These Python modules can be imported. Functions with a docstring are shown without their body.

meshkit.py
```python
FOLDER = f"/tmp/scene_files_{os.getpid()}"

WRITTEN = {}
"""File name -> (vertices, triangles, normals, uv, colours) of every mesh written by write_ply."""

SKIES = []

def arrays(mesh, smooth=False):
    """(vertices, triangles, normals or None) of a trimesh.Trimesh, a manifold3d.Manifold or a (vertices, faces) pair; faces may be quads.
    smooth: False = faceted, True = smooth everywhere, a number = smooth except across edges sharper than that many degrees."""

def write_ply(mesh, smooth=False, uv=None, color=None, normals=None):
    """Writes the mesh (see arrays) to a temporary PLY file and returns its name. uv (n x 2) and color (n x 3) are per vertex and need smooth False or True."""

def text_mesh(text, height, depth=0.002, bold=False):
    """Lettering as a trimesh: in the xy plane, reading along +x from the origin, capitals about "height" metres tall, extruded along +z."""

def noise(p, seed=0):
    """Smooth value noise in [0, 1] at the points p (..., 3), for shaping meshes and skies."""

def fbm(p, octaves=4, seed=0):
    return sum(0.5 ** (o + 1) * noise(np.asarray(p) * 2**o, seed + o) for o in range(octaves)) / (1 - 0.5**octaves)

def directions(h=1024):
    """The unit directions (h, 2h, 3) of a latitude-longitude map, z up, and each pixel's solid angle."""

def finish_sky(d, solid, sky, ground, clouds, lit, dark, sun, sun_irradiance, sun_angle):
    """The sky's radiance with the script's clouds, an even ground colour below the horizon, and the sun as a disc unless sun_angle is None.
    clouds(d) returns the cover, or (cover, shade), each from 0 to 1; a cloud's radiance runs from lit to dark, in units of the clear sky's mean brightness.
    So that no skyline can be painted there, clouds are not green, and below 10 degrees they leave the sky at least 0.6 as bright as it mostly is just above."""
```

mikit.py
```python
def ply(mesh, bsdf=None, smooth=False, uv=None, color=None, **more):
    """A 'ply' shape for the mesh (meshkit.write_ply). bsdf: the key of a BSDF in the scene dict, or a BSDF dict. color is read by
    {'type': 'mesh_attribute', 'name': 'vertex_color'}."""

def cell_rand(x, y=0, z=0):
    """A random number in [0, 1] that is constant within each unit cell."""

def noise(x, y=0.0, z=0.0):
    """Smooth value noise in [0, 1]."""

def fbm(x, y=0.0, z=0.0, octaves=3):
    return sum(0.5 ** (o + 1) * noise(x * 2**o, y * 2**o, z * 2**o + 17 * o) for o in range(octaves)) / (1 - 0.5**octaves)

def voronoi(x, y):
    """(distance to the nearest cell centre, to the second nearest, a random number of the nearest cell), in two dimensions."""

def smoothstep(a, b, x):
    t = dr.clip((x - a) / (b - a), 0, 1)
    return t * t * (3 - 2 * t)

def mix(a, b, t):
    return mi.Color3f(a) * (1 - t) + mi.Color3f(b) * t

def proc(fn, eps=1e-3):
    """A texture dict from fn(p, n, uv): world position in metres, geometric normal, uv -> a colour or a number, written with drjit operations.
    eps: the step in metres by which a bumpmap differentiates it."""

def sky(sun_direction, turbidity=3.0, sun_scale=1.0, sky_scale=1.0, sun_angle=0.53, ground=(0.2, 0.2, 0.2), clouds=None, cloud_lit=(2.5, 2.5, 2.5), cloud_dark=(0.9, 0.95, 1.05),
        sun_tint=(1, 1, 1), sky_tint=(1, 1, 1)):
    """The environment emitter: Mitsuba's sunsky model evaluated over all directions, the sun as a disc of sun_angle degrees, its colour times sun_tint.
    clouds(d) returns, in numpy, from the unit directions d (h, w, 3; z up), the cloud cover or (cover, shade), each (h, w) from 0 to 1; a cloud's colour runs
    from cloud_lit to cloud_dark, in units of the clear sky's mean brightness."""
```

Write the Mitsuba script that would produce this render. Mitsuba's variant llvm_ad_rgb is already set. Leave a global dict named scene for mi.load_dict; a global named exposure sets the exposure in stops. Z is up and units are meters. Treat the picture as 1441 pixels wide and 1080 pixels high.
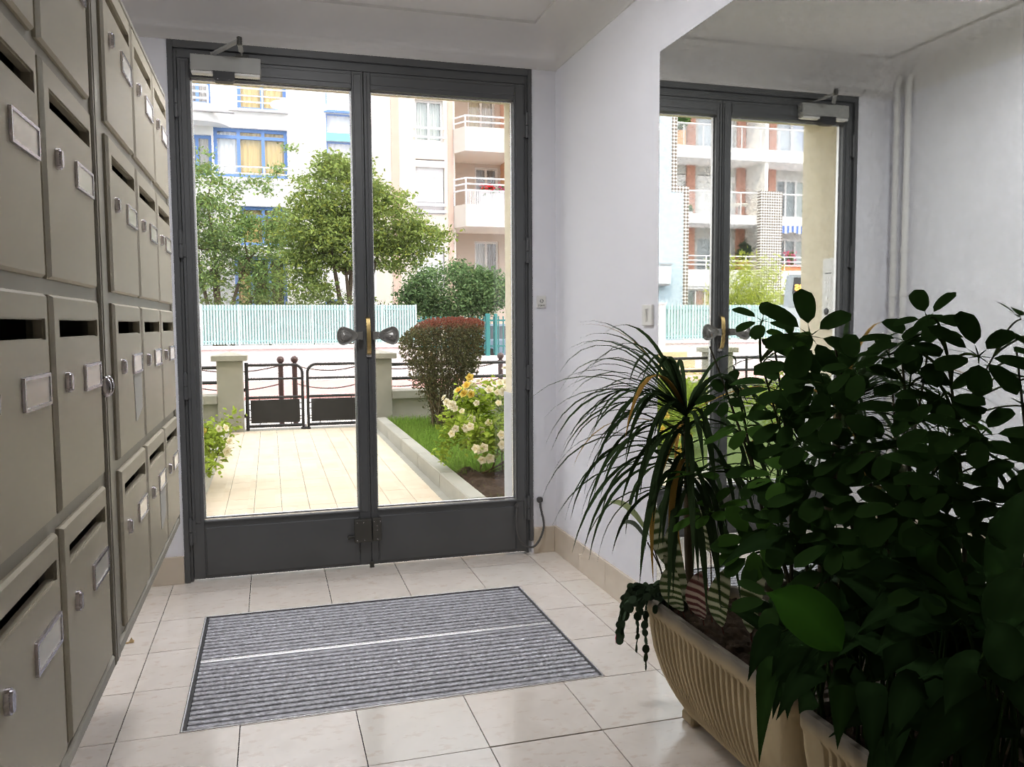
import math, random
import numpy as np, trimesh, shapely
from shapely.geometry import Polygon, box as sbox
from scipy.spatial import ConvexHull
import drjit as dr, mitsuba as mi, mikit, meshkit
from mikit import proc, noise, fbm, smoothstep, mix

rng = np.random.default_rng(11)
scene, labels = {}, {}

# ------------------------------------------------------------------ camera, sky, exposure
F_ = np.array([0.2793, 0.9574, -0.0727]); F_ /= np.linalg.norm(F_)
CAM = np.array([0.0, 0.0, 1.0959])
R_ = np.cross(F_, [0, 0, 1]); R_ /= np.linalg.norm(R_)
U_ = np.cross(R_, F_)
roll = -0.0061
Rr, Ur = math.cos(roll) * R_ + math.sin(roll) * U_, -math.sin(roll) * R_ + math.cos(roll) * U_
M4 = np.eye(4); M4[:3, 0], M4[:3, 1], M4[:3, 2], M4[:3, 3] = -Rr, Ur, F_, CAM
scene['camera'] = {'type': 'perspective', 'fov': math.degrees(2 * math.atan(720.5 / 1162.7575)), 'fov_axis': 'x',
                   'near_clip': 0.02, 'far_clip': 500.0, 'to_world': mi.ScalarTransform4f(M4.tolist())}


def overcast(d):
    c = meshkit.fbm(d * 3.0 + 7.0, 4, 3)
    return 0.93 + 0.07 * c, np.clip(0.55 * c - 0.1, 0, 1)


SUN = (0.35, -0.55, 0.76)
scene['sky'] = mikit.sky(SUN, turbidity=4.0, sun_scale=0.10, sky_scale=1.0, sun_angle=6.0, ground=(0.3, 0.3, 0.28),
                         clouds=overcast, cloud_lit=(1.55, 1.56, 1.6), cloud_dark=(1.05, 1.08, 1.14))
exposure = 4.2


# unseen flush ceiling light, placed to brighten the hall (its housing is built with the ceiling)
UNSEEN_LAMP_RADIANCE = (4.2, 4.2, 4.3)


# ------------------------------------------------------------------ materials
def mat(name, color, rough=0.6, spec=0.5, metal=0.0, clear=0.0, bump=None, two=True, **kw):
    c = color if isinstance(color, dict) else {'type': 'rgb', 'value': list(color)}
    b = {'type': 'principled', 'base_color': c, 'roughness': rough, 'specular': spec, 'metallic': metal, **kw}
    if clear:
        b['clearcoat'] = clear; b['clearcoat_gloss'] = 0.9
    if bump:
        b = {'type': 'bumpmap', 'arbitrary': dict(bump[0]), 'scale': bump[1], 'bsdf': b}
    scene[name] = {'type': 'twosided', 'bsdf': b} if two else b


VC = {'type': 'mesh_attribute', 'name': 'vertex_color'}
mat('m_matte', dict(VC), 0.85, 0.25)
mat('m_satin', dict(VC), 0.4, 0.5)
scene['m_leaf'] = {'type': 'principledthin', 'base_color': dict(VC), 'roughness': 0.32, 'diff_trans': 0.8, 'eta': 1.4}
scene['m_petal'] = {'type': 'principledthin', 'base_color': dict(VC), 'roughness': 0.8, 'diff_trans': 1.0, 'eta': 1.2}
scene['m_pane'] = {'type': 'thindielectric', 'int_ior': 1.5}
scene['m_mirror'] = {'type': 'conductor', 'material': 'none', 'specular_reflectance': {'type': 'rgb', 'value': [0.91, 0.935, 0.91]}}
scene['m_chrome'] = {'type': 'twosided', 'bsdf': {'type': 'roughconductor', 'material': 'Cr', 'alpha': 0.12}}
scene['m_alu'] = {'type': 'twosided', 'bsdf': {'type': 'roughconductor', 'material': 'Al', 'alpha': 0.3, 'specular_reflectance': 0.75}}
scene['m_brass'] = {'type': 'twosided', 'bsdf': {'type': 'roughconductor', 'material': 'none', 'alpha': 0.25,
                    'specular_reflectance': {'type': 'rgb', 'value': [0.62, 0.46, 0.2]}}}


def wall_tex(p, n, uv):      # woven wall covering: fine vertical and horizontal threads
    return 0.5 + 0.25 * dr.sin(p.z * 900 + 3 * noise(p.x * 40, p.y * 40, p.z * 8)) * dr.sin((p.x + p.y) * 1100) + 0.3 * noise(p.x * 180, p.y * 180, p.z * 60)


def plaster(p, n, uv):
    return fbm(p.x * 30, p.y * 30, p.z * 30)


mat('m_wall', (0.73, 0.73, 0.765), 0.75, 0.3, bump=(proc(wall_tex, 5e-4), 0.0006))
mat('m_ceiling', (0.63, 0.615, 0.595), 0.8, 0.25)


def marble(p, n, uv):
    big = fbm(p.x * 3 + 5, p.y * 3, 0, 3)
    v = fbm(p.x * 14 + 9 * big, p.y * 14 + 5 * big, 3.0, 4)
    fleck = smoothstep(0.62, 0.78, fbm(p.x * 34, p.y * 60, 9.0, 4))
    tile = mikit.cell_rand(dr.floor((p.x + 0.42) / 0.313), dr.floor((p.y - 2.312) / 0.31), 4)
    base = mix((0.64, 0.575, 0.51), (0.73, 0.67, 0.61), v)
    base = mix(base, (0.67, 0.64, 0.58), 0.6 * smoothstep(0.5, 1.0, tile))
    return mix(base, (0.52, 0.40, 0.31), 0.35 * fleck)


mat('m_marble', proc(marble), 0.17, 0.6)


def marble2(p, n, uv):
    return mix((0.52, 0.44, 0.34), (0.62, 0.55, 0.46), fbm(p.x * 9, p.y * 9, p.z * 9, 4))


mat('m_baseboard', proc(marble2), 0.3, 0.5)
mat('m_grout', (0.05, 0.045, 0.04), 0.9)


def doorpaint(p, n, uv):
    return mix((0.066, 0.069, 0.071), (0.084, 0.087, 0.089), fbm(p.x * 8, p.y * 8, p.z * 3))


mat('m_door', proc(doorpaint), 0.42, 0.5)
mat('m_lockbox', (0.045, 0.043, 0.036), 0.5, 0.4)
mat('m_black', (0.015, 0.015, 0.016), 0.5)
mat('m_closer', (0.30, 0.30, 0.28), 0.4, 0.5)


def mb_tex(p, n, uv):
    return noise(p.x * 700, p.y * 700, p.z * 700)


mat('m_mailbox', (0.36, 0.325, 0.25), 0.42, 0.5, bump=(proc(mb_tex, 3e-4), 0.00012))
mat('m_mailframe', (0.26, 0.245, 0.205), 0.4, 0.5)
mat('m_mailin', (0.06, 0.055, 0.045), 0.7)
mat('m_paper', (0.62, 0.60, 0.55), 0.2, 0.5, clear=1.0)
mat('m_plastic', (0.66, 0.65, 0.61), 0.35, 0.5)
mat('m_pipe', (0.68, 0.67, 0.65), 0.5, 0.4)
mat('m_cable', (0.08, 0.078, 0.075), 0.5, 0.4)


def ribs(p, n, uv):
    g = fbm(p.x * 150, p.y * 260, 1.0, 3)
    return mix((0.26, 0.26, 0.28), (0.52, 0.52, 0.56), smoothstep(0.25, 0.75, g))


mat('m_rib', proc(ribs), 0.5, 0.5)


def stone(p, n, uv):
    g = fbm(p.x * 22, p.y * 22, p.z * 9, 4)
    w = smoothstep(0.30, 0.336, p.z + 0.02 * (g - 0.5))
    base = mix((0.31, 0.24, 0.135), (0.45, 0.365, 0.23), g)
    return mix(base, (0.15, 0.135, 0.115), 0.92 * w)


mat('m_stone', proc(stone), 0.85, 0.25)


def soil(p, n, uv):
    return mix((0.02, 0.014, 0.01), (0.07, 0.045, 0.03), fbm(p.x * 60, p.y * 60, p.z * 60, 3))


mat('m_soil', proc(soil), 0.95, 0.1)


def concrete(p, n, uv):
    g = fbm(p.x * 5, p.y * 5, p.z * 5, 4)
    return mix((0.27, 0.265, 0.225), (0.36, 0.35, 0.30), g)


mat('m_concrete', proc(concrete), 0.9, 0.2)


def pathtile(p, n, uv):
    g = fbm(p.x * 6, p.y * 6, 2.0, 4)
    t = mikit.cell_rand(dr.floor((p.x + 2) / 0.182), dr.floor(p.y / 0.33), 2)
    return mix((0.52, 0.43, 0.31), (0.62, 0.54, 0.42), 0.6 * g + 0.4 * t)


mat('m_pathtile', proc(pathtile), 0.8, 0.3)


def roughcast(p, n, uv):
    g = fbm(p.x * 25, p.y * 25, p.z * 25, 3)
    return mix((0.60, 0.53, 0.38), (0.70, 0.63, 0.48), g)


mat('m_roughcast', proc(roughcast), 0.9, 0.2)
mat('m_asphalt', (0.30, 0.30, 0.30), 0.9, 0.2)


def lattice(p, n, uv):       # small two-tone mosaic tiles set on the diagonal
    s = 0.10
    a = dr.floor((p.x + p.z) / s) + dr.floor((p.x - p.z) / s)
    return mix((0.72, 0.72, 0.70), (0.16, 0.13, 0.11), dr.select(a - 2 * dr.floor(a / 2) > 0.5, 1.0, 0.0))


mat('m_lattice', proc(lattice), 0.6, 0.3)
scene['m_led'] = {'type': 'diffuse', 'reflectance': {'type': 'rgb', 'value': [0.3, 0.1, 0.02]}}


# ------------------------------------------------------------------ helpers
used = set()


def num(key):
    if key not in used:
        used.add(key); return key
    i = 1
    while f'{key}_{i:03d}' in used: i += 1
    used.add(f'{key}_{i:03d}')
    return f'{key}_{i:03d}'


def T(x=0, y=0, z=0):
    return mi.ScalarTransform4f().translate([float(x), float(y), float(z)])


def add(key, mesh, m, smooth=False, rgb=None, tw=None, **kw):
    """one entry of the scene under the next free number of KEY; returns the key"""
    key = num(key)
    if isinstance(mesh, dict):
        d = dict(mesh)
    else:
        if rgb is not None:
            if isinstance(mesh, tuple): mesh = tri(*mesh)
            rgb = np.asarray(rgb, float)
            kw['color'] = np.tile(rgb, (len(mesh.vertices), 1)) if rgb.ndim == 1 else rgb
            if smooth not in (True, False):
                mesh = trimesh.graph.smooth_shade(mesh, angle=np.radians(smooth), facet_minarea=None); smooth = True
                kw['color'] = np.tile(rgb, (len(mesh.vertices), 1))
        d = mikit.ply(mesh, m, smooth=smooth, **kw)
    if tw is not None: d['to_world'] = tw
    scene[key] = d
    return key


def thing(key, label, cat, group=None):
    key = num(key)
    labels[key] = {'label': label, 'category': cat}
    if group: labels[key]['group'] = group
    return key


def tag(key, label, cat, group=None, kind=None):
    labels[key] = {'label': label, 'category': cat}
    if group: labels[key]['group'] = group
    if kind: labels[key]['kind'] = kind
    return key


def struct(key, label=None):
    labels[key] = {'kind': 'structure'}
    if label: labels[key]['label'] = label
    return key


def tri(v, f):
    f = np.asarray(f, int)
    if f.shape[1] == 4: f = np.vstack([f[:, [0, 1, 2]], f[:, [0, 2, 3]]])
    return trimesh.Trimesh(np.asarray(v, float), f, process=False)


def cat(*ms):
    return trimesh.util.concatenate([m if isinstance(m, trimesh.Trimesh) else tri(*m) for m in ms])


def hull(pts):
    h = ConvexHull(np.asarray(pts, float))
    m = trimesh.Trimesh(h.points, h.simplices, process=True)
    c = h.points.mean(0)
    fl = ((m.triangles_center - c) * m.face_normals).sum(1) < 0
    m.faces[fl] = m.faces[fl][:, ::-1]
    return m


def bx(x0, x1, y0, y1, z0, z1, b=0.0):
    if x1 < x0: x0, x1 = x1, x0
    if y1 < y0: y0, y1 = y1, y0
    if z1 < z0: z0, z1 = z1, z0
    if b <= 0:
        m = trimesh.creation.box((x1 - x0, y1 - y0, z1 - z0))
        m.apply_translation(((x0 + x1) / 2, (y0 + y1) / 2, (z0 + z1) / 2)); return m
    b = min(b, (x1 - x0) * .45, (y1 - y0) * .45, (z1 - z0) * .45)
    P = []
    for X, sx in ((x0, 1), (x1, -1)):
        for Y, sy in ((y0, 1), (y1, -1)):
            for Z, sz in ((z0, 1), (z1, -1)):
                P += [(X, Y + sy * b, Z + sz * b), (X + sx * b, Y, Z + sz * b), (X + sx * b, Y + sy * b, Z)]
    return hull(P)


def tube(pts, r, sides=8, cap=True, smoothpath=0):
    p = np.asarray(pts, float)
    if smoothpath:
        from scipy.interpolate import CubicSpline
        s = np.r_[0, np.cumsum(np.linalg.norm(np.diff(p, axis=0), axis=1))]
        p = CubicSpline(s, p)(np.linspace(0, s[-1], smoothpath))
    r = np.broadcast_to(np.asarray(r, float), (len(p),)) if np.ndim(r) == 0 else np.interp(np.linspace(0, 1, len(p)), np.linspace(0, 1, len(r)), r)
    t = np.gradient(p, axis=0); t /= np.linalg.norm(t, axis=1, keepdims=True) + 1e-12
    a = np.cross(t[0], [0, 0, 1.0] if abs(t[0, 2]) < .9 else [1.0, 0, 0]); A = []
    for k in range(len(p)):
        a = a - t[k] * (a @ t[k]); a /= np.linalg.norm(a) + 1e-12; A.append(a)
    A = np.array(A); Bn = np.cross(t, A); g = np.arange(sides) * 2 * np.pi / sides
    v = (p[:, None] + r[:, None, None] * (np.cos(g)[None, :, None] * A[:, None] + np.sin(g)[None, :, None] * Bn[:, None])).reshape(-1, 3)
    i, j = np.meshgrid(np.arange(len(p) - 1), np.arange(sides), indexing='ij')
    q = np.stack([i * sides + j, i * sides + (j + 1) % sides, (i + 1) * sides + (j + 1) % sides, (i + 1) * sides + j], -1).reshape(-1, 4)
    f = np.vstack([q[:, [0, 1, 2]], q[:, [0, 2, 3]]])
    if cap:
        n = len(v); v = np.vstack([v, p[0], p[-1]]); k = np.arange(sides)
        f = np.vstack([f, np.stack([k * 0 + n, (k + 1) % sides, k], 1), np.stack([k * 0 + n + 1, k + (len(p) - 1) * sides, (k + 1) % sides + (len(p) - 1) * sides], 1)])
    return tri(v, f)


def cyl(p0, p1, r, sides=16):
    return tube([p0, p1], r, sides)


def ball(c, r, n=2, s=(1, 1, 1)):
    m = trimesh.creation.icosphere(n, r); m.apply_scale(s); m.apply_translation(c); return m


def plate(poly, axis, a0, a1):
    """extrude a shapely polygon between a0 and a1 along axis: 'y' takes (x,z), 'x' takes (y,z), 'z' takes (x,y)"""
    ms = []
    for g in getattr(poly, 'geoms', [poly]):
        if g.is_empty or g.area < 1e-9: continue
        m = trimesh.creation.extrude_polygon(g, abs(a1 - a0), engine='earcut')
        v = m.vertices; lo = min(a0, a1)
        if axis == 'y': w = np.stack([v[:, 0], v[:, 2] + lo, v[:, 1]], 1); f = m.faces[:, ::-1]
        elif axis == 'x': w = np.stack([v[:, 2] + lo, v[:, 0], v[:, 1]], 1); f = m.faces
        else: w = v + [0, 0, lo]; f = m.faces
        ms.append(tri(w, f))
    return cat(*ms)


def strip(P, wid, up=(0, 0, 1), fold=0.15, side=None):
    """a leaf blade along the centre line P (n,3) with half widths wid (n); up: where its upper face looks"""
    P = np.asarray(P, float); n = len(P); wid = np.asarray(wid, float)
    t = np.gradient(P, axis=0); t /= np.linalg.norm(t, axis=1, keepdims=True) + 1e-12
    up = np.broadcast_to(np.asarray(up, float), (n, 3))
    s = np.cross(t, up) if side is None else np.broadcast_to(np.asarray(side, float), (n, 3))
    s = s / (np.linalg.norm(s, axis=1, keepdims=True) + 1e-9)
    nn = np.cross(s, t)
    v = np.stack([P - s * wid[:, None] + nn * (fold * wid)[:, None], P, P + s * wid[:, None] + nn * (fold * wid)[:, None]], 1).reshape(-1, 3)
    f = []
    for i in range(n - 1):
        for j in (0, 1):
            a = 3 * i + j; f += [(a, a + 1, a + 4), (a, a + 4, a + 3)]
    return v, np.array(f)


def elliptic(n, w, tip=1.3, base=0.75):
    t = np.linspace(0, 1, n)
    k = t ** base * (1 - t) ** (tip * 0.75); return w * k / k.max() + 1e-4


def clampx(v, xmax=1.28):
    v = np.array(v); over = v[:, 0] > xmax - 0.03
    v[over, 0] = xmax - 0.03 * np.exp(-(v[over, 0] - xmax + 0.03) / 0.03); return v


def leafcloud(pts, size, seed, up=0.5, aspect=0.5, spread=0.35, col=(0.1, 0.2, 0.04), colvar=0.4, tint=None):
    """one small folded leaf (4 triangles) at every point, with a colour per leaf"""
    r = np.random.default_rng(seed); n = len(pts)
    nrm = r.normal(size=(n, 3)); nrm[:, 2] += up * 2; nrm /= np.linalg.norm(nrm, axis=1, keepdims=True)
    d = np.cross(nrm, r.normal(size=(n, 3))); d /= np.linalg.norm(d, axis=1, keepdims=True)
    s = np.cross(nrm, d); L = size * (1 + spread * r.normal(size=(n, 1)))
    W = L * aspect
    v = np.stack([pts - d * L / 2, pts + s * W / 2 + nrm * W * .15, pts + d * L / 2, pts - s * W / 2 + nrm * W * .15], 1).reshape(-1, 3)
    i = np.arange(n)[:, None] * 4
    f = np.vstack([i + [0, 1, 2], i + [0, 2, 3]])
    c = np.asarray(col) * (1 + colvar * (r.random((n, 1)) - 0.5) * 2)
    if tint is not None:
        k = tint[0](pts, r)[:, None]; c = c * (1 - k) + np.asarray(tint[1]) * k
    return tri(v, f), np.repeat(np.clip(c, 0.003, 0.95), 4, axis=0)


# ================================================================== SETTING
D = 3.70                       # inner face of the door wall
XL, XR, XW, XM = -0.5906, 1.1796, 1.2973, 1.2923
DL, DR, DH = -0.374, 1.180, 2.256
ZC, CB = 2.41, 2.268           # ceiling, where the cove starts
CR = ZC - CB

# floor: marble tiles on a dark bed, the mat's pit left free
MX0, MX1, MY0, MY1 = -0.262, 0.971, 2.318, 3.243
pit = sbox(MX0, MY0, MX1, MY1)
struct(add('floor', cat(plate(sbox(XL - .3, -3.0, XW + .25, D + 0.06).difference(pit), 'z', -0.05, -0.0035), bx(MX0, MX1, MY0, MY1, -0.05, -0.022)), 'm_grout'))
xs = [-0.733 + 0.313 * k for k in range(8)]
ys = [2.312 - 0.31 * k for k in range(17, -1, -1)] + [2.312 + 0.31 * k for k in range(1, 6)]
for i in range(len(xs) - 1):
    for j in range(len(ys) - 1):
        g0, g1 = 0.0014, 0.0014
        if abs(ys[j] - 2.002) < .01 and xs[i] > .5: g0 = 0.0035
        if abs(ys[j + 1] - 2.002) < .01 and .4 < xs[i] < .8: g1 = 0.003
        p = sbox(xs[i] + .0014, ys[j] + g0, xs[i + 1] - .0014, ys[j + 1] - g1).intersection(sbox(XL - .01, -3, XW + .01, D + .05)).difference(pit.buffer(.0012, join_style=2))
        if p.area < 1e-3: continue
        dz = 0.0006 * (rng.random() - .5)
        for g in getattr(p, 'geoms', [p]):
            if g.area > 1e-3: add('floor__tile', plate(g, 'z', -0.012, dz), 'm_marble')

# walls
struct(add('wall_right', bx(XW, XW + .25, -3.0, D, -0.05, CB + .2), 'm_wall'))
struct(add('wall_left', bx(XL - .25, XL, -3.0, D, -0.05, CB + .2), 'm_wall'))
struct(add('wall_back', bx(XL, XW, -3.2, -3.0, -0.05, CB + .2), 'm_wall'))
hole = sbox(DL + .006, -0.3, DR - .006, DH - .004)
struct(add('wall_front', plate(sbox(XL - .25, -0.05, XW + .25, ZC + .25).difference(hole), 'y', D, D + .06), 'm_wall'))
# the facade outside: rough-cast wall with deep reveals
RX0, RX1, RZ = -0.371, 1.177, 2.21
facade = sbox(-9, -0.4, 9, 9.0).difference(sbox(RX0, -0.5, RX1, RZ))
struct(add('wall_facade', plate(facade, 'y', D + .06, 4.15), 'm_roughcast'), 'cream rough-cast outside wall around the entrance')
for x0, x1 in ((-6, RX0), (RX1, 6)):
    pl = sbox(x0, -0.3, x1, 0.74)
    add('wall_facade__plinth', plate(pl, 'y', 4.15, 4.162), 'm_matte', rgb=(0.42, 0.42, 0.42))
add('wall_facade__plinth', bx(RX1 - .008, RX1, D + .065, 4.162, -.2, .74), 'm_matte', rgb=(0.42, 0.42, 0.42))
add('wall_facade__plinth', bx(RX0, RX0 + .008, D + .065, 4.162, -.2, .74), 'm_matte', rgb=(0.42, 0.42, 0.42))
add('wall_facade__threshold', bx(RX0 + .008, RX1 - .008, D + .06, 4.15, -.2, -.02), 'm_concrete')
# ceiling with a quarter-round cove and a small step where the cove ends
struct(add('ceiling', bx(XL + .05, XW - .05, -3.0, D - .05, ZC + .012, ZC + .2), 'm_ceiling'))


def cove(pts_wall, pts_in, closed=False):
    ang = np.linspace(0, math.pi / 2, 14); prof = [(CR * (1 - math.cos(a)), CB + CR * math.sin(a)) for a in ang]
    prof = [(0.0, CB - .012), (0.006, CB - .012), (0.006, CB)] + [(max(x, .006), z) for x, z in prof[1:]] + [(CR, ZC + .02)]
    V = []
    for w, n in zip(pts_wall, pts_in):
        for off, z in prof: V.append((w[0] + n[0] * off, w[1] + n[1] * off, z))
    m = len(prof); f = []
    for i in range(len(pts_wall) - 1):
        for j in range(m - 1): f.append((i * m + j, i * m + j + 1, (i + 1) * m + j + 1, (i + 1) * m + j))
    return tri(V, f)


LX = .20
for ly_, lab in ((2.32, 'unseen round white flush ceiling light, placed to brighten the hall'),):
    q = thing('ceiling_light', lab, 'ceiling light')
    add(q + '__frame', tube([(LX, ly_, ZC + .012), (LX, ly_, ZC - .02), (LX, ly_, ZC - .028)], [.185, .185, .175], 32), 'm_plastic', smooth=40)
    g = np.linspace(0, 2 * np.pi, 33)[:-1]
    add(q + '__diffuser', tri(np.vstack([np.c_[LX + .165 * np.cos(g), ly_ + .165 * np.sin(g), np.full(32, ZC - .0285)], [(LX, ly_, ZC - .0285)]]), [(32, (k + 1) % 32, k) for k in range(32)]), 'm_plastic',
        emitter={'type': 'area', 'radiance': {'type': 'rgb', 'value': list(UNSEEN_LAMP_RADIANCE)}})
cw = [(XL, -3.0), (XL, D), (XW, D), (XW, -3.0)]
struct(add('trim_1', cove(cw, [(1, 0), (1, -1), (-1, -1), (-1, 0)]), 'm_ceiling', smooth=30), 'pale plaster cove between walls and ceiling')
# skirting of stone tiles
struct('baseboard_front')
add('baseboard_front__tile', bx(DR + .002, XW - .013, D - .012, D, 0, .125, .002), 'm_baseboard')
add('baseboard_front__tile', bx(XL + .013, DL - .002, D - .012, D, 0, .119, .002), 'm_baseboard')
struct('baseboard_right'); struct('baseboard_left')
y = D - .0005; k = 0
while y > -2.9:
    w = .30 if k else .33
    add('baseboard_right__tile', bx(XW - .012, XW, y - w + .0008, y, 0, .125, .0015), 'm_baseboard')
    add('baseboard_left__tile', bx(XL, XL + .012, y - w + .0008, y, 0, .122, .0015), 'm_baseboard')
    y -= w; k += 1

# ------------------------------------------------------------------ door frame and the two leaves
y0, y1 = D - .008, D + .058
struct('trim_2', 'dark grey metal door frame')
add('trim_2__jamb', cat(bx(DL, DL + .022, y0, y1, 0, DH, .002), bx(DL + .022, DL + .034, y0 + .016, y1, 0, DH - .03, .001)), 'm_door')
add('trim_2__jamb', cat(bx(DR - .018, DR, y0, y1, .06, DH, .002), bx(DR - .03, DR - .018, y0 + .016, y1, 0, DH - .03, .001)), 'm_door')
add('trim_2__head', cat(bx(DL + .022, DR - .018, y0, y1, DH - .030, DH, .002), bx(DL + .034, DR - .03, y0 + .016, y1, DH - .066, DH - .03, .001)), 'm_door')


def leaf(name, lx0, lx1, gx0, gx1, lab):
    d = name; struct(d, lab)
    a, b = D + .000, D + .046
    zt, zb, gt, gb = DH - .069, .012, 2.113, .256
    add(d + '__stile', cat(bx(lx0, gx0, a, b, zb, zt, .002), bx(lx0 + .012, gx0 - .014, a - .005, a + .002, .255, zt - .012, .002)), 'm_door')
    add(d + '__stile', cat(bx(gx1, lx1, a, b, zb, zt, .002), bx(gx1 + .008, lx1 - .008, a - .005, a + .002, .255, zt - .012, .002)), 'm_door')
    add(d + '__top_rail', cat(bx(gx0, gx1, a, b, gt, zt, .002), bx(gx0, gx1, a - .004, a + .002, gt + .02, zt - .014, .002)), 'm_door')
    kp = cat(bx(gx0, gx1, a, b, zb, gb, .002), bx(gx0 + .004, gx1 - .004, a - .005, a + .002, zb + .012, gb - .022, .004))
    add(d + '__kick_panel', kp, 'm_door')
    add(d + '__sill_bead', bx(gx0, gx1, a - .012, a + .018, gb, gb + .009, .003), 'm_door')
    ring = sbox(gx0, gb + .009, gx1, gt).difference(sbox(gx0 + .006, gb + .016, gx1 - .006, gt - .006))
    add(d + '__glazing_bead', plate(ring, 'y', a + .028, b), 'm_alu')
    add(d + '__pane', tri([(gx0, a + .024, gb + .005), (gx1, a + .024, gb + .005), (gx1, a + .024, gt), (gx0, a + .024, gt)], [(0, 1, 2, 3)]), 'm_pane')
    return d


XG = 0.4145
dl = leaf('door_1', -0.338, XG - .0012, -0.290, 0.3645, 'left door leaf with closer at its top')
dr_ = leaf('door_2', XG + .0012, 1.148, 0.4455, 1.0965, 'right door leaf with brass pull on its edge')
for d, hx in ((dl, -0.345), (dr_, 1.155)):
    for z in (2.0, 1.43, 0.84, 0.22):
        add(d + '__hinge', cat(cyl((hx, D - .010, z - .055), (hx, D - .010, z - .002), .0075, 12), cyl((hx, D - .010, z + .002), (hx, D - .010, z + .055), .0075, 12),
                               ball((hx, D - .010, z + .056), .006, 1), bx(hx - .004 if hx < 0 else hx - .02, hx + .02 if hx < 0 else hx + .004, D - .006, D + .001, z - .05, z + .05)), 'm_door', smooth=40)


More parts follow.
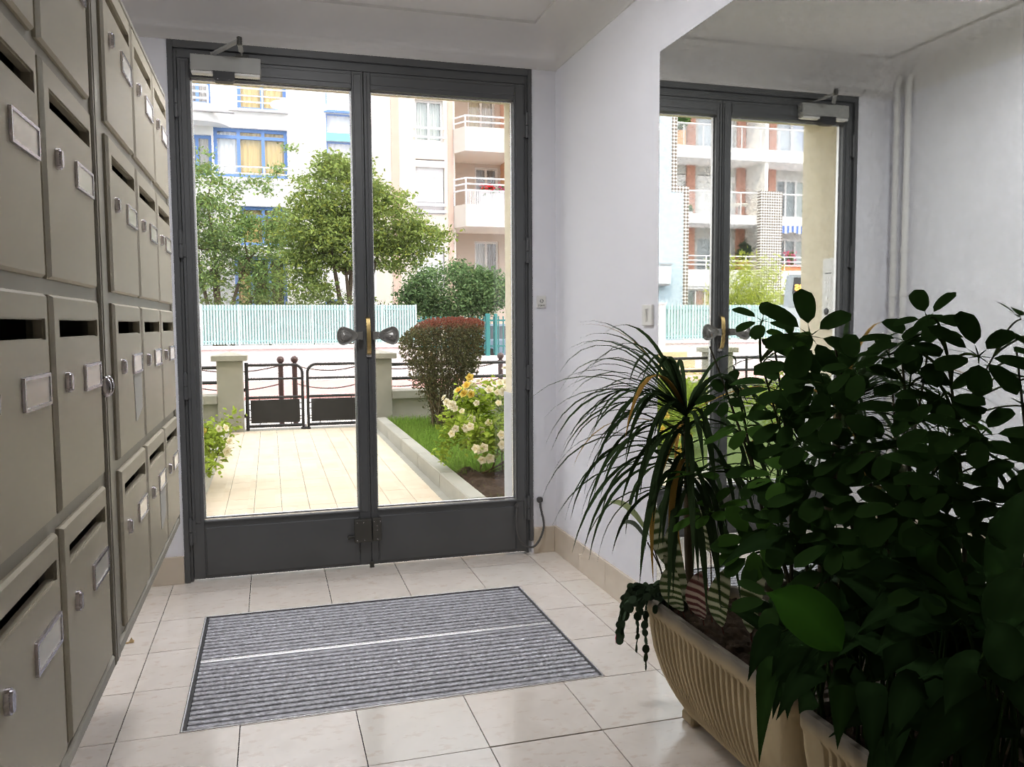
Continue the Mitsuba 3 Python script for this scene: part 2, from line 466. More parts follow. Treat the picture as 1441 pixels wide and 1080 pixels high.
def pull(d, cx, sgn):
    """a flared three-cornered grip held off the glass by a tapering bar that comes from the stile"""
    zc = 1.046; yh = D - .055
    h = num(d + '__handle')
    # paddle: lofted rounded triangle, domed
    n = 40; th = np.arange(n) * 2 * np.pi / n
    P = []
    rr = 1 / (0.5 + 0.5 * np.abs(np.cos(th)))
    px = np.where(np.cos(th) > 0, 0.062, 0.030) * np.cos(th)          # long corner towards the stile
    pz = 0.044 * np.sin(th) * (1 - 0.42 * np.clip(np.cos(th), 0, 1)) * (1 + 0.08 * np.cos(2 * th))
    V = []
    rings = [(1.0, 0.0), (1.0, -.004), (.93, -.007), (.72, -.0045), (.58, -.006), (.50, -.014), (.40, -.019), (.22, -.022), (.20, -.028), (.12, -.03)]
    for s, dy in rings:
        for k in range(n): V.append((cx + sgn * px[k] * s, yh + dy, zc + pz[k] * s))
    F = []
    for i in range(len(rings) - 1):
        for k in range(n): F.append((i * n + k, i * n + (k + 1) % n, (i + 1) * n + (k + 1) % n, (i + 1) * n + k))
    m = tri(V, F); c0 = len(V)
    V2 = V + [(cx, yh, zc), (cx, yh - .03, zc)]
    F2 = np.vstack([m.faces, [(c0, (k + 1) % n, k) for k in range(n)], [(c0 + 1, (len(rings) - 1) * n + k, (len(rings) - 1) * n + (k + 1) % n) for k in range(n)]])
    add(h + '__grip', tri(V2, F2), 'm_pull', smooth=35)
    ex = cx + sgn * .072
    bar = hull([(cx, yh - .014, zc - .011), (cx, yh - .014, zc + .011), (cx, yh - .004, zc - .011), (cx, yh - .004, zc + .011),
                (ex, yh + .004, zc - .017), (ex, yh + .004, zc + .017), (ex, yh + .016, zc - .017), (ex, yh + .016, zc + .017)])
    post = hull([(ex - sgn * .006, yh + .004, zc - .017), (ex - sgn * .006, yh + .004, zc + .017), (ex + sgn * .01, yh + .006, zc - .018), (ex + sgn * .01, yh + .006, zc + .018),
                 (ex - sgn * .001, D - .003, zc - .017), (ex - sgn * .001, D - .003, zc + .017), (ex + sgn * .016, D - .003, zc - .017), (ex + sgn * .016, D - .003, zc + .017)])
    add(h + '__bar', cat(bar, post), 'm_pull', smooth=30)


mat('m_pull', (0.27, 0.265, 0.25), 0.35, 0.5, metal=0.6)
pull('door_1', 0.306, 1); pull('door_2', 0.515, -1)
bp = [(XG + .003, D - .006, 0.962), (XG + .002, D - .030, 0.985), (XG + .001, D - .036, 1.045), (XG, D - .030, 1.105), (XG - .001, D - .006, 1.126)]
sp = tube(bp, 1.0, 4, smoothpath=18)
c = np.array(bp)
from scipy.interpolate import CubicSpline
ss = np.linspace(0, 1, 18); cs = CubicSpline(np.linspace(0, 1, 5), c)(ss)
BV, BF = [], []
for p in cs:
    for dx, dy in ((-.009, -.003), (.009, -.003), (.009, .003), (-.009, .003)): BV.append((p[0] + dx, p[1] + dy, p[2]))
for i in range(17):
    for k in range(4): BF.append((4 * i + k, 4 * i + (k + 1) % 4, 4 * i + 4 + (k + 1) % 4, 4 * i + 4 + k))
bh = num('door_2__brass_pull'); labels[bh] = {'label': 'worn brass bow handle'}
scene[bh] = mikit.ply(tri(BV, BF), 'm_brass', smooth=40)
add(bh + '__foot', bx(XG - .008, XG + .014, D - .010, D - .004, .950, .966, .002), 'm_alu')
# electric lock at the foot of the leaves
lk = num('door_1__lock_case'); labels[lk] = {'label': 'dark metal lock case with screws'}
scene[lk] = mikit.ply(cat(bx(.338, XG - .002, D - .034, D - .004, .124, .226, .002), bx(.318, .340, D - .022, D - .010, .143, .153, .003), ball((.316, D - .016, .146), .009, 1)), 'm_lockbox')
lk2 = num('door_2__lock_case'); labels[lk2] = {'label': 'narrow dark keep plate with screws'}
scene[lk2] = mikit.ply(bx(XG + .003, .457, D - .034, D - .004, .126, .228, .002), 'm_lockbox')
scr = mikit.ply(tri(*[np.array(a) for a in (trimesh.creation.icosphere(1, .0028).vertices * [1, .5, 1], trimesh.creation.icosphere(1, .0028).faces)]), 'm_chrome', smooth=True)
for x, z in ((.349, .214), (.378, .213), (.349, .134), (.381, .134)): add(lk + '__screw', scr, None, tw=T(x, D - .034, z))
for x, z in ((.424, .215), (.437, .195), (.437, .176), (.438, .135), (.452, .215)): add(lk2 + '__screw', scr, None, tw=T(x, D - .034, z))
add('door_1__bolt_guide', bx(.404, .424, D - .012, D - .006, .0, .028, .002), 'm_lockbox')

# ------------------------------------------------------------------ entrance mat
mt = thing('entrance_mat', 'grey ribbed entrance mat sunk into the marble floor in front of the glass doors', 'door mat')
ring = sbox(MX0 + .001, MY0 + .001, MX1 - .001, MY1 - .001)
add(mt + '__edge_trim', plate(ring.difference(sbox(MX0 + .005, MY0 + .005, MX1 - .005, MY1 - .005)), 'z', -.022, .001), 'm_alu')
add(mt + '__edge_trim', plate(sbox(MX0 + .005, MY0 + .005, MX1 - .005, MY1 - .005).difference(sbox(MX0 + .014, MY0 + .011, MX1 - .011, MY1 - .011)), 'z', -.022, -.004), 'm_black')
add(mt + '__base', bx(MX0 + .014, MX1 - .011, MY0 + .011, MY1 - .011, -.022, -.016), 'm_black')
nr = 29; pitch = (MY1 - MY0 - .024) / nr
prof = Polygon([(0, -.016), (pitch * .66, -.016), (pitch * .66, -.003), (pitch * .56, -.0006), (pitch * .46, -.0006), (pitch * .40, -.003), (pitch * .34, -.0006), (pitch * .10, -.0006), (0, -.003)])
rv = plate(prof, 'x', MX0 + .016, MX1 - .013)
rib = mikit.ply(rv, 'm_rib', smooth=30)
ribw = mikit.ply(rv, 'm_alu', smooth=30)
for k in range(nr):
    add(mt + '__rib', ribw if k == 15 else rib, None, tw=T(0, MY0 + .012 + pitch * k + .003, 0.0008 * (rng.random() - .5)))

# ------------------------------------------------------------------ mailbox banks on the left wall
XB = -0.255
ROWZ = [(.567, .846), (.862, 1.136), (1.152, 1.421), (1.438, 1.704)]


def bank(ya, yb, cols, lab, stick=()):
    b = thing('mailbox_bank', lab, 'mailboxes', None)
    za, zb = .536, 1.724
    fr = sbox(ya, za, yb, zb)
    for (a, c) in cols:
        for (z0, z1) in ROWZ: fr = fr.difference(sbox(a + .008, z0 + .008, c - .008, z1 - .008))
    add(b + '__face_frame', plate(fr, 'x', XB - .022, XB - .008), 'm_mailframe')
    # rim strips of the frame that stand a little proud
    for q in (bx(XB - .012, XB - .002, ya + .001, ya + .030, za, zb, .003), bx(XB - .012, XB - .002, yb - .012, yb - .001, za, zb, .003),
              bx(XB - .012, XB - .003, ya + .031, yb - .013, zb - .014, zb, .003), bx(XB - .012, XB - .003, ya + .031, yb - .013, za, za + .022, .003)):
        add(b + '__edge_strip', q, 'm_mailframe')
    t = .004; xk = XL + .002
    body = [bx(xk, xk + t, ya, yb, za, zb), bx(xk, XB - .022, ya, ya + t, za, zb), bx(xk, XB - .022, yb - t, yb, za, zb), bx(xk, XB - .022, ya, yb, za, za + t), bx(xk, XB - .022, ya, yb, zb - t, zb)]
    add(b + '__case', cat(*body), 'm_mailframe')
    inn = []
    for (z0, z1) in ROWZ[1:]: inn.append(bx(xk + t, XB - .022, ya + t, yb - t, z0 - .010, z0 - .006))
    for (a, c) in cols[1:]: inn.append(bx(xk + t, XB - .022, a - .010, a - .006, za + t, zb - t))
    add(b + '__divider', cat(*inn), 'm_mailin')
    for ci, (a, c) in enumerate(cols):
        for ri, (z0, z1) in enumerate(ROWZ):
            d = num(b + '__door')
            w = c - a
            slot = sbox(a + .034, z1 - .056, c - .014, z1 - .031)
            pn = sbox(a, z0, c, z1)
            lay = [plate(sbox(a + .0015, z0 + .0015, c - .0015, z1 - .0015).difference(slot), 'x', XB - .010, XB - .004),
                   plate(sbox(a + .010, z0 + .005, c - .003, z1 - .005).difference(slot), 'x', XB - .004, XB)]
            # rolled hinge edge on the near side and folded rims: bevel ring between the two layers
            o = np.array([(a + .0015, z0 + .0015), (c - .0015, z0 + .0015), (c - .0015, z1 - .0015), (a + .0015, z1 - .0015)])
            i_ = np.array([(a + .010, z0 + .005), (c - .003, z0 + .005), (c - .003, z1 - .005), (a + .010, z1 - .005)])
            V = [(XB - .004, *p) for p in o] + [(XB, *p) for p in i_]
            lay.append(tri(V, [(k, (k + 1) % 4, 4 + (k + 1) % 4, 4 + k) for k in range(4)]))
            fl = slot.difference(sbox(a + .0355, z1 - .0545, c - .0155, z1 - .0325))
            lay.append(plate(fl, 'x', XB - .013, XB - .003))
            scene[d] = mikit.ply(cat(*lay), 'm_mailbox')
            lz, ly = z1 - .113, a + .060
            lo = num(d + '__lock')
            n = 20; th = np.arange(n) * 2 * np.pi / n
            oval = Polygon(np.stack([ly + .0085 * np.cos(th), lz + .0135 * np.sign(np.sin(th)) * np.abs(np.sin(th)) ** .6], 1))
            scene[lo] = mikit.ply(cat(plate(oval, 'x', XB, XB + .005), plate(oval.buffer(-.0025), 'x', XB + .004, XB + .0075)), 'm_chrome', smooth=30)
            py0, py1, pz0, pz1 = c - .121, c - .014, z1 - .131, z1 - .097
            np_ = num(d + '__name_plate')
            fr2 = sbox(py0, pz0, py1, pz1).buffer(.002).difference(sbox(py0 + .002, pz0 + .002, py1 - .002, pz1 - .002))
            scene[np_] = mikit.ply(plate(fr2, 'x', XB, XB + .0035), 'm_chrome')
            lab_ = num(np_ + '__paper_card')
            scene[lab_] = mikit.ply(bx(XB + .0002, XB + .002, py0 + .002, py1 - .002, pz0 + .002, pz1 - .002), 'm_paper')
            if (ci, ri) in stick:
                V = []; r2 = np.random.default_rng(ci * 7 + ri)
                st = Polygon([(py0 + .004, pz0 - .004), (py1 - .004, pz0 - .002), (py1 - .006, pz0 - .075), (py1 - .03, pz0 - .082), (py0 + .02, pz0 - .096), (py0 + .012, pz0 - .090)])
                s_ = add(d + '__torn_label', plate(st, 'x', XB + .0001, XB + .0009), 'm_matte', rgb=(.42, .41, .38)); labels[s_] = {'label': 'torn pale paper sticker'}
    # oval latch on the stile between the banks
    lyy = yb - .010 if yb < 1.5 else ya + .012
    la = num(b + '__latch')
    scene[la] = mikit.ply(ball((XB - .001, lyy, .998), 1, 2, (.009, .0065, .017)), 'm_chrome', smooth=True)
    return b


near_cols = [(.515, .802), (.822, 1.109), (1.129, 1.416)]
far_cols = [(1.552, 1.848), (1.868, 2.160), (2.180, 2.450)]
bank(.48, 1.463, near_cols, 'taupe metal mailbox bank nearest the camera, cut by the left photo edge')
bank(1.466, 2.466, far_cols, 'taupe metal bank of twelve mailboxes nearest the glass doors, with torn stickers', stick=((0, 1), (1, 0)))

# ------------------------------------------------------------------ mirror, switches, closer, cable, pipes
mm = thing('wall_mirror', 'large frameless mirror on the right wall behind the plants, reflecting the doors', 'mirror')
MY, MB, MT = 2.615, .128, 2.010
add(mm + '__glass', bx(XM, XW - .0003, -1.6, MY, MB, MT), 'm_mirror')
add(mm + '__edge', plate(sbox(-1.6, MB - .0005, MY + .0012, MT + .0012).difference(sbox(-1.6, MB, MY, MT)), 'x', XM - .0002, XW), 'm_cable')
sw = thing('light_switch', 'white light switch on the right wall just beside the mirror', 'light switch')
add(sw + '__plate', bx(XW - .010, XW, 2.656, 2.738, 1.084, 1.160, .003), 'm_plastic')
add(sw + '__rocker', hull([(XW - .010, 2.688, 1.098), (XW - .010, 2.688, 1.146), (XW - .010, 2.708, 1.098), (XW - .010, 2.708, 1.146), (XW - .0115, 2.690, 1.100), (XW - .019, 2.690, 1.143), (XW - .0115, 2.706, 1.100), (XW - .019, 2.706, 1.143)]), 'm_plastic')
eb = thing('exit_button', 'small off-white door release plate with a ring, on the wall strip beside the frame', 'button')
add(eb + '__plate', bx(1.201, 1.246, D - .010, D, 1.167, 1.224, .002), 'm_plastic')
rg = shapely.Point(1.2235, 1.199).buffer(.0085).difference(shapely.Point(1.2235, 1.199).buffer(.0062))
add(eb + '__push_ring', plate(rg, 'y', D - .0112, D - .0098), 'm_black')
tm = meshkit.text_mesh('PORTE', .0075, .0006, bold=True); tm.apply_transform(trimesh.transformations.rotation_matrix(math.pi / 2, [1, 0, 0]))
tm.apply_translation(np.array([1.2235, D - .0100, 1.1745]) - [tm.bounds.mean(0)[0], tm.bounds[1][1] - .0002, tm.bounds[0][2]])
add(eb + '__lettering', tm, 'm_black')

dc = thing('door_closer', 'grey box-shaped door closer with folding arm at the top of the left door leaf', 'door closer')
add(dc + '__cover', cat(bx(-.283, -.008, D - .050, D - .006, 2.128, 2.193, .003)), 'm_closer')
add(dc + '__underside', bx(-.280, -.012, D - .048, D - .008, 2.118, 2.128, .002), 'm_plastic')
sn = plate(Polygon([(-.196, 2.128), (-.196, 2.098), (-.186, 2.088), (-.122, 2.088), (-.112, 2.098), (-.112, 2.128)]), 'y', D - .062, D - .022)
add(dc + '__sensor', sn, 'm_black')
for x in (-.178, -.132): add(dc + '__sensor__indicator', ball((x, D - .062, 2.096), .0028, 1), 'm_chrome', smooth=True)
el = np.array([-.086, D - .20, 2.212]); p1 = np.array([-.196, D - .035, 2.200]); p2 = np.array([-.080, D - .012, 2.203])


def flatbar(a, b, w, t):
    a, b = np.asarray(a), np.asarray(b); d = (b - a) / np.linalg.norm(b - a); s = np.cross(d, [0, 0, 1]); s /= np.linalg.norm(s); u = np.cross(s, d)
    return hull([q + s * i * w + u * j * t for q in (a, b) for i in (-1, 1) for j in (-1, 1)])


add(dc + '__arm', cat(flatbar(p1, el, .010, .004), cyl(p1 + [0, 0, -.012], p1 + [0, 0, .006], .010)), 'm_closer')
add(dc + '__arm', cat(flatbar(el + [0, 0, -.008], el + (p2 - el) * .55 + [0, 0, -.006], .009, .004), cyl(el + (p2 - el) * .5 + [0, 0, -.006], p2 + [0, .006, 0], .004)), 'm_closer')
add(dc + '__elbow', cyl(el + [0, 0, -.016], el + [0, 0, .012], .010), 'm_lockbox', smooth=40)
add(dc + '__bracket', bx(-.105, -.055, D - .016, D - .007, 2.196, 2.216, .002), 'm_lockbox')

cb = thing('door_cable', 'dark flexible door cable looping from the right leaf to the wall above the skirting', 'cable')
add(cb + '__conduit', tube([(1.094, D - .014, .225), (1.088, D - .028, .160), (1.092, D - .036, .105), (1.125, D - .04, .052), (1.165, D - .04, .040), (1.205, D - .036, .080), (1.224, D - .030, .140), (1.216, D - .02, .2), (1.212, D - .014, .246)], .0052, 10, smoothpath=44), 'm_cable', smooth=True)
add(cb + '__rosette', cat(cyl((1.0985, D - .014, .236), (1.0985, D - .006, .236), .013, 20), ball((1.097, D - .016, .231), .0075, 1)), 'm_cable', smooth=35)
add(cb + '__rosette', cat(cyl((1.212, D - .012, .256), (1.212, D - .0003, .256), .0145, 20), ball((1.212, D - .014, .252), .008, 1)), 'm_cable', smooth=35)

for (px, py), lab in (((-.556, 3.625), 'white painted heating pipe in the corner nearest to the door wall, seen in the mirror'),
                      ((-.562, 3.555), 'white painted heating pipe further from the door wall, seen in the mirror')):
    pp = thing('heating_pipe', lab, 'pipe')
    top = [(px, py, .02), (px, py, 1.0), (px, py, 2.30), (px, py, 2.325), (px - .002, py - .006, 2.345), (px - .004, py - .02, 2.352)]
    add(pp + '__tube', tube([(px, py, .002), (px, py, 1.2), (px, py, 2.28), (px - .001, py - .003, 2.32), (px - .003, py - .016, 2.337), (px - .004, py - .034, 2.338)], .0155, 16), 'm_pipe', smooth=40)
    for z in (1.235, 1.46):
        add(pp + '__collar', cyl((px, py, z - .012), (px, py, z + .012), .0195, 18), 'm_pipe', smooth=40)
        add(pp + '__bracket', cyl((px, py, z), (XL + .0002, py, z), .005, 8), 'm_pipe', smooth=40)
    add(pp + '__floor_collar', cyl((px, py, .0006), (px, py, .012), .026, 18), 'm_pipe', smooth=40)

cr = add('cork_stub', cat(trimesh.creation.cone(.006, .012, sections=10).apply_translation((-.489, 3.05, .007)), bx(-.497, -.481, 3.043, 3.057, .0005, .008, .002), bx(-.507, -.497, 3.040, 3.05, .0005, .004, .001)), 'm_matte', rgb=(.42, .30, .16))
tag(cr, 'small brown stub lying on the marble floor beside the mailboxes', 'stub')

# intercom on the left outer reveal
ic = thing('intercom_panel', 'silver intercom panel with keypad on the cream outer reveal, seen in the mirror', 'intercom')
xi = RX0 + .008
add(ic + '__plate', bx(RX0, xi, 3.84, 3.945, 1.05, 1.44, .002), 'm_plastic')
add(ic + '__speaker_slot', bx(xi - .001, xi + .0015, 3.868, 3.925, 1.357, 1.362), 'm_black')
key = mikit.ply(bx(-.001, .003, -.006, .006, -.006, .006, .001), 'm_alu')
for i in range(4):
    for j in range(3): add(ic + '__button', key, None, tw=T(xi, 3.876 + .02 * j, 1.332 - .022 * i))
add(ic + '__call_button', cyl((xi - .001, 3.9, 1.225), (xi + .004, 3.9, 1.225), .007, 16), 'm_alu')
add(ic + '__camera_lens', ball((xi, 3.905, 1.150), 1, 2, (.008, .020, .020)), 'm_black', smooth=True)

# ================================================================== PLANTERS AND HOUSE PLANTS
def rrect(x0, x1, y0, y1, r, n):
    """n points around a rounded rectangle, with outward normals"""
    p = sbox(x0 + r, y0 + r, x1 - r, y1 - r).buffer(r, quad_segs=12).exterior
    s = np.linspace(0, p.length, n, endpoint=False)
    q = np.array([p.interpolate(a).coords[0] for a in s])
    t = np.roll(q, -1, 0) - np.roll(q, 1, 0); t /= np.linalg.norm(t, axis=1, keepdims=True)
    nn = np.stack([t[:, 1], -t[:, 0]], 1)
    c = q.mean(0)
    if ((q - c) * nn).sum() < 0: nn = -nn
    return q, nn


def planter(y0, y1, lab, f0, f1):
    pk = thing('planter', lab, 'planter', None)
    x0, x1, H, n = 0.980, 1.277, 0.338, 1200
    V = []; zs = [.028, .030, .036, .05, .07, .10, .14, .20, .26, .290, .300, .306, .322, .332, .338]
    for z in zs:
        s = (z - .028) / (H - .028)
        e = .085 * (1 - s) ** 2.6 + (.004 if z < .300 else 0) - (.002 if z > .332 else 0) * -1
        q, nn = rrect(x0, x1, y0, y1, .035, n) if z == zs[0] else base_ring
        base_ring = (q, nn)
        t = np.where(np.abs(nn[:, 0]) > .7, q[:, 1] - (f0 + f1) / 2, q[:, 0] - (x0 + x1) / 2)
        q = np.c_[x0 + e + (q[:, 0] - x0) * (x1 - x0 - 1.35 * e) / (x1 - x0), y0 + e + (q[:, 1] - y0) * (y1 - y0 - 2 * e) / (y1 - y0)]
        half = np.where(np.abs(nn[:, 0]) > .7, (f1 - f0) / 2, (x1 - x0) / 2 - .05)
        g = np.clip(np.cos(2 * np.pi * t / .0262), -.25, 1) ** 1
        env = np.clip((half - np.abs(t)) / .004, 0, 1) * np.clip((z - .045) / .03, 0, 1) * np.clip((.300 - z) / .012, 0, 1)
        q = q - nn * (0.0105 * (g + .25) / 1.25 * env)[:, None]
        V.append(np.c_[q, np.full(n, z)])
    for z, e in ((.338, .016), (.33, .020), (.29, .024)):
        q, nn = rrect(x0 + e, x1 - e, y0 + e, y1 - e, .03, n); V.append(np.c_[q, np.full(n, z)])
    m = len(V); V = np.vstack(V); k = np.arange(n); F = []
    for i in range(m - 1): F.append(np.stack([i * n + k, i * n + (k + 1) % n, (i + 1) * n + (k + 1) % n, (i + 1) * n + k], 1))
    F = tri(V, np.vstack(F)).faces
    V = np.vstack([V, [[(x0 + x1) / 2, (y0 + y1) / 2, .028]]])
    F = np.vstack([F, np.stack([k * 0 + len(V) - 1, (k + 1) % n, k], 1)])
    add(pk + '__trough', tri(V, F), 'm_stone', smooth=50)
    for yy in (y0 + .10, y1 - .10):
        add(pk + '__foot', bx(x0 + .085, x1 - .04, yy - .03, yy + .03, .0006, .032, .006), 'm_stone')
    gx, gy = np.meshgrid(np.linspace(x0 + .023, x1 - .023, 36), np.linspace(y0 + .023, y1 - .023, 60), indexing='ij')
    P = np.stack([gx, gy, gx * 0], -1); gz = .298 + .022 * meshkit.fbm(P * 38, 4, 5) + .006 * rng.random(gx.shape)
    i, j = np.meshgrid(np.arange(35), np.arange(59), indexing='ij'); a = i * 60 + j
    add(pk + '__soil', tri(np.stack([gx, gy, gz], -1).reshape(-1, 3), np.stack([a, a + 60, a + 61, a + 1], -1).reshape(-1, 4)), 'm_soil')
    return pk


planter(1.392, 2.068, 'fluted beige stone planter trough next to the mirror edge, under the strap-leaved plant', 1.535, 2.018)
planter(0.700, 1.376, 'second fluted beige stone planter trough, nearer the camera and under broad hanging leaves', .75, 1.29)


def rot(v, ax, a):
    ax = ax / np.linalg.norm(ax); return v * math.cos(a) + np.cross(ax, v) * math.sin(a) + ax * (ax @ v) * (1 - math.cos(a))


r2 = np.random.default_rng(5)
# ---- dracaena: a crown of long arching straps on a thin stem
dk = thing('dracaena', 'strap-leaved dracaena with arching narrow leaves at the far end of the planter', 'potted plant')
crown = np.array([1.055, 1.965, .845])
stem = [(1.085, 1.975, .305), (1.075, 1.985, .50), (1.062, 1.968, .68), tuple(crown)]
add(dk + '__stem', tube(stem, [.012, .011, .009], 8, smoothpath=14), 'm_matte', True, rgb=(.10, .075, .045))
for k in range(128):
    low = k >= 62
    t0 = r2.random() ** .8
    c0 = crown + np.array([0, 0, -.20 * r2.random() if low else .02 * r2.random()])
    az = r2.uniform(0, 2 * np.pi); el = r2.uniform(-.1, .55) if low else r2.uniform(.25, 1.1)
    if r2.random() < (.75 if not low else .45): az = r2.normal(np.pi + .1, .8)
    
    L = r2.uniform(.33, .52)
    if k < 5: az, el, L = 2.7 + .2 * k, 1.05, .40
    d = np.array([math.cos(az) * math.cos(el), math.sin(az) * math.cos(el), math.sin(el)])
    s = np.linspace(0, 1, 11)
    g = r2.uniform(.9, 1.7) if not low else r2.uniform(1.2, 2.2)
    # direction bends down along the leaf
    P = [c0]; v = d.copy()
    for q in s[1:]:
        v = v + np.array([0, 0, -g * .28 * (q ** 1.1)]); v /= np.linalg.norm(v); P.append(P[-1] + v * L / 10)
    P = clampx(np.array(P), 1.282)
    w = r2.uniform(.0055, .0085) * np.minimum(1, .55 + 2 * s) * np.clip((1 - s) * 3.2, .03, 1)
    hd = np.array([-d[1], d[0], 0]); hd /= np.linalg.norm(hd) + 1e-9
    V, F = strip(P, w, side=hd, fold=.25)
    g_ = .7 + .6 * r2.random()
    colr = (.028 * g_, .048 * g_, .019 * g_) if k % 23 else (.34, .20, .05)
    add(dk + '__leaf', (V, F), 'm_leaf', True, rgb=colr)
for k, (a, b, w) in enumerate([((1.02, 1.96, .80), (.93, 1.90, .43), .007), ((1.05, 1.93, .74), (1.0, 1.88, .50), .006)]):
    a, b = np.array(a), np.array(b); s = np.linspace(0, 1, 8)[:, None]
    P = a + (b - a) * s + np.array([-.03, 0, .02]) * np.sin(np.pi * s)
    q = add(dk + '__dry_leaf', strip(P, w * np.clip((1 - s[:, 0]) * 3, .1, 1), up=(0, -1, .2)), 'm_leaf', True, rgb=(.36, .22, .05)); labels[q] = {'label': 'yellowed dry strap leaf'}

# ---- schefflera: whorls of leaflets on long stalks
SCH = [(1.100, 1.687, 1.098, .060), (1.160, 1.665, 1.054, .045), (1.060, 1.454, 1.066, .090), (1.040, 1.448, 1.006, .090), (1.080, 1.207, 1.061, .068), (1.100, 1.182, 1.098, .055), (1.020, .994, 1.042, .066), (1.100, 1.358, 1.006, .068), (1.120, 1.243, .978, .068), (1.080, 1.128, .966, .062), (1.020, .985, .924, .066), (1.100, 1.130, .865, .056), (1.050, 1.107, .842, .064), (1.050, 1.056, .828, .064), (1.0, .937, .830, .06), (1.0, .892, .900, .054), (1.050, 1.348, .921, .082), (1.080, 1.591, .951, .088), (1.050, 1.670, .855, .078), (1.0, 1.388, .863, .082), (1.030, 1.280, .849, .08), (1.100, 1.270, .861, .078), (1.050, 1.408, .757, .082), (1.020, 1.227, .781, .078), (1.0, 1.102, .784, .07), (1.020, 1.523, .775, .08), (1.0, 1.791, .724, .08), (.980, 1.704, .653, .075), (1.050, 1.064, .765, .068), (1.0, 1.453, .677, .078), (1.080, 1.378, .660, .082), (1.030, 1.602, .575, .076), (1.050, 1.223, .688, .074), (1.140, 1.512, .963, .08), (1.120, 1.882, .901, .068), (1.150, 1.334, 1.030, .062), (1.160, 1.215, .905, .068), (1.140, 1.636, .872, .082),
       (1.12, 1.55, .70, .085), (1.18, 1.30, .72, .085), (1.16, 1.62, .62, .08), (1.15, 1.48, .56, .085), (1.12, 1.74, .56, .08), (1.17, 1.22, .60, .08), (1.02, 1.50, .50, .075), (1.18, 1.72, .72, .08)]
plants_s = []
for yb, lab in ((1.66, 'tall schefflera with whorls of dark leaflets behind the arching dracaena leaves'), (1.27, 'schefflera with glossy dark leaflet whorls standing out against the white mirrored wall')):
    k = thing('schefflera', lab, 'potted plant')
    stems = []
    for i in range(4):
        b = np.array([1.14 + .08 * r2.random(), yb + .22 * (r2.random() - .5), .305]); tp = np.array([1.04 + .04 * r2.normal(), yb + .16 * (i - 1.5) * .6, .95 + .14 * r2.random()])
        tp[0] = min(tp[0], 1.2); md = (b + tp) / 2 + r2.normal(size=3) * [.03, .05, 0]
        P = np.array([b, md, tp]); tt = np.linspace(0, 1, 14)[:, None]
        P = (1 - tt) ** 2 * b + 2 * tt * (1 - tt) * md + tt ** 2 * tp
        add(k + '__stem', tube(P, [.0065, .004, .002], 7), 'm_matte', True, rgb=(.045, .042, .022)); stems.append(P)
    plants_s.append((k, stems))
LEAF = None
for ci, (x, y, z, R) in enumerate(SCH):
    k, stems = plants_s[0] if y > 1.43 else plants_s[1]
    kf = (.955 + .05 * r2.random()) / x
    c = CAM + (np.array([x, y, z]) - CAM) * kf; R = R * kf; allp = np.vstack(stems)
    cand = allp[(allp[:, 2] < z - .02)]
    a = cand[np.argmin(np.linalg.norm((cand - c) * [1, 1, .6], axis=1))]
    lf = num(k + '__leaf')
    tt = np.linspace(0, 1, 9)[:, None]; md = (a + c) / 2 + np.array([0, 0, .05]) + r2.normal(size=3) * .012
    P = (1 - tt) ** 2 * a + 2 * tt * (1 - tt) * md + tt ** 2 * c
    pet = tube(P, [.0026, .0018], 6)
    scene[lf] = mikit.ply(pet, 'm_leaf', smooth=True, color=np.tile((.06, .09, .025), (len(pet.vertices), 1)))
    n = 7 if R > .06 else 6
    out = c - a; out[2] = 0; out /= np.linalg.norm(out) + 1e-6
    axis = np.array([0, 0, 1.0]) + .45 * out + .25 * r2.normal(size=3) + np.array([-.25, -.3, 0]); axis /= np.linalg.norm(axis)
    e1 = np.cross(axis, [.3, 1, .2]); e1 /= np.linalg.norm(e1); e2 = np.cross(axis, e1)
    base_g = .75 + .5 * r2.random()
    for q in range(n):
        th = 2 * np.pi * (q + .25 * r2.random()) / n
        h = e1 * math.cos(th) + e2 * math.sin(th)
        L = R * r2.uniform(.86, 1.14); dr_p = r2.uniform(.15, .6)
        s = np.linspace(0, 1, 9)
        st = .22 * L                                        # little stalk of the leaflet
        d0 = h * math.cos(.25) + axis * math.sin(.25)
        Pl = [c]; v = d0.copy()
        for i_ in range(8):
            v = v + np.array([0, 0, -dr_p * .16]) ; v /= np.linalg.norm(v); Pl.append(Pl[-1] + v * (L + st) / 8)
        Pl = clampx(np.array(Pl), 1.284)
        w = np.where(s < .2, .0012, 0) + np.where(s >= .19, elliptic(9, L * .25, 1.0, 1.0)[np.clip(((s - .15) / .85 * 8).astype(int), 0, 8)], 0)
        w[-1] = .0012
        up = axis + np.array([0, 0, .4])
        V, F = strip(Pl, w, up=up, fold=.12)
        V = clampx(V, 1.286)
        gg = base_g * (.85 + .3 * r2.random())
        col = (.020 * gg, .045 * gg, .011 * gg) if not (y > 1.66 and z < .90) and ci != 1 else (.038 * gg, .090 * gg, .015 * gg)  # backlit, translucent look of some whorls put into a brighter green
        add(lf + '__leaflet', (V, F), 'm_leaf', True, rgb=col)

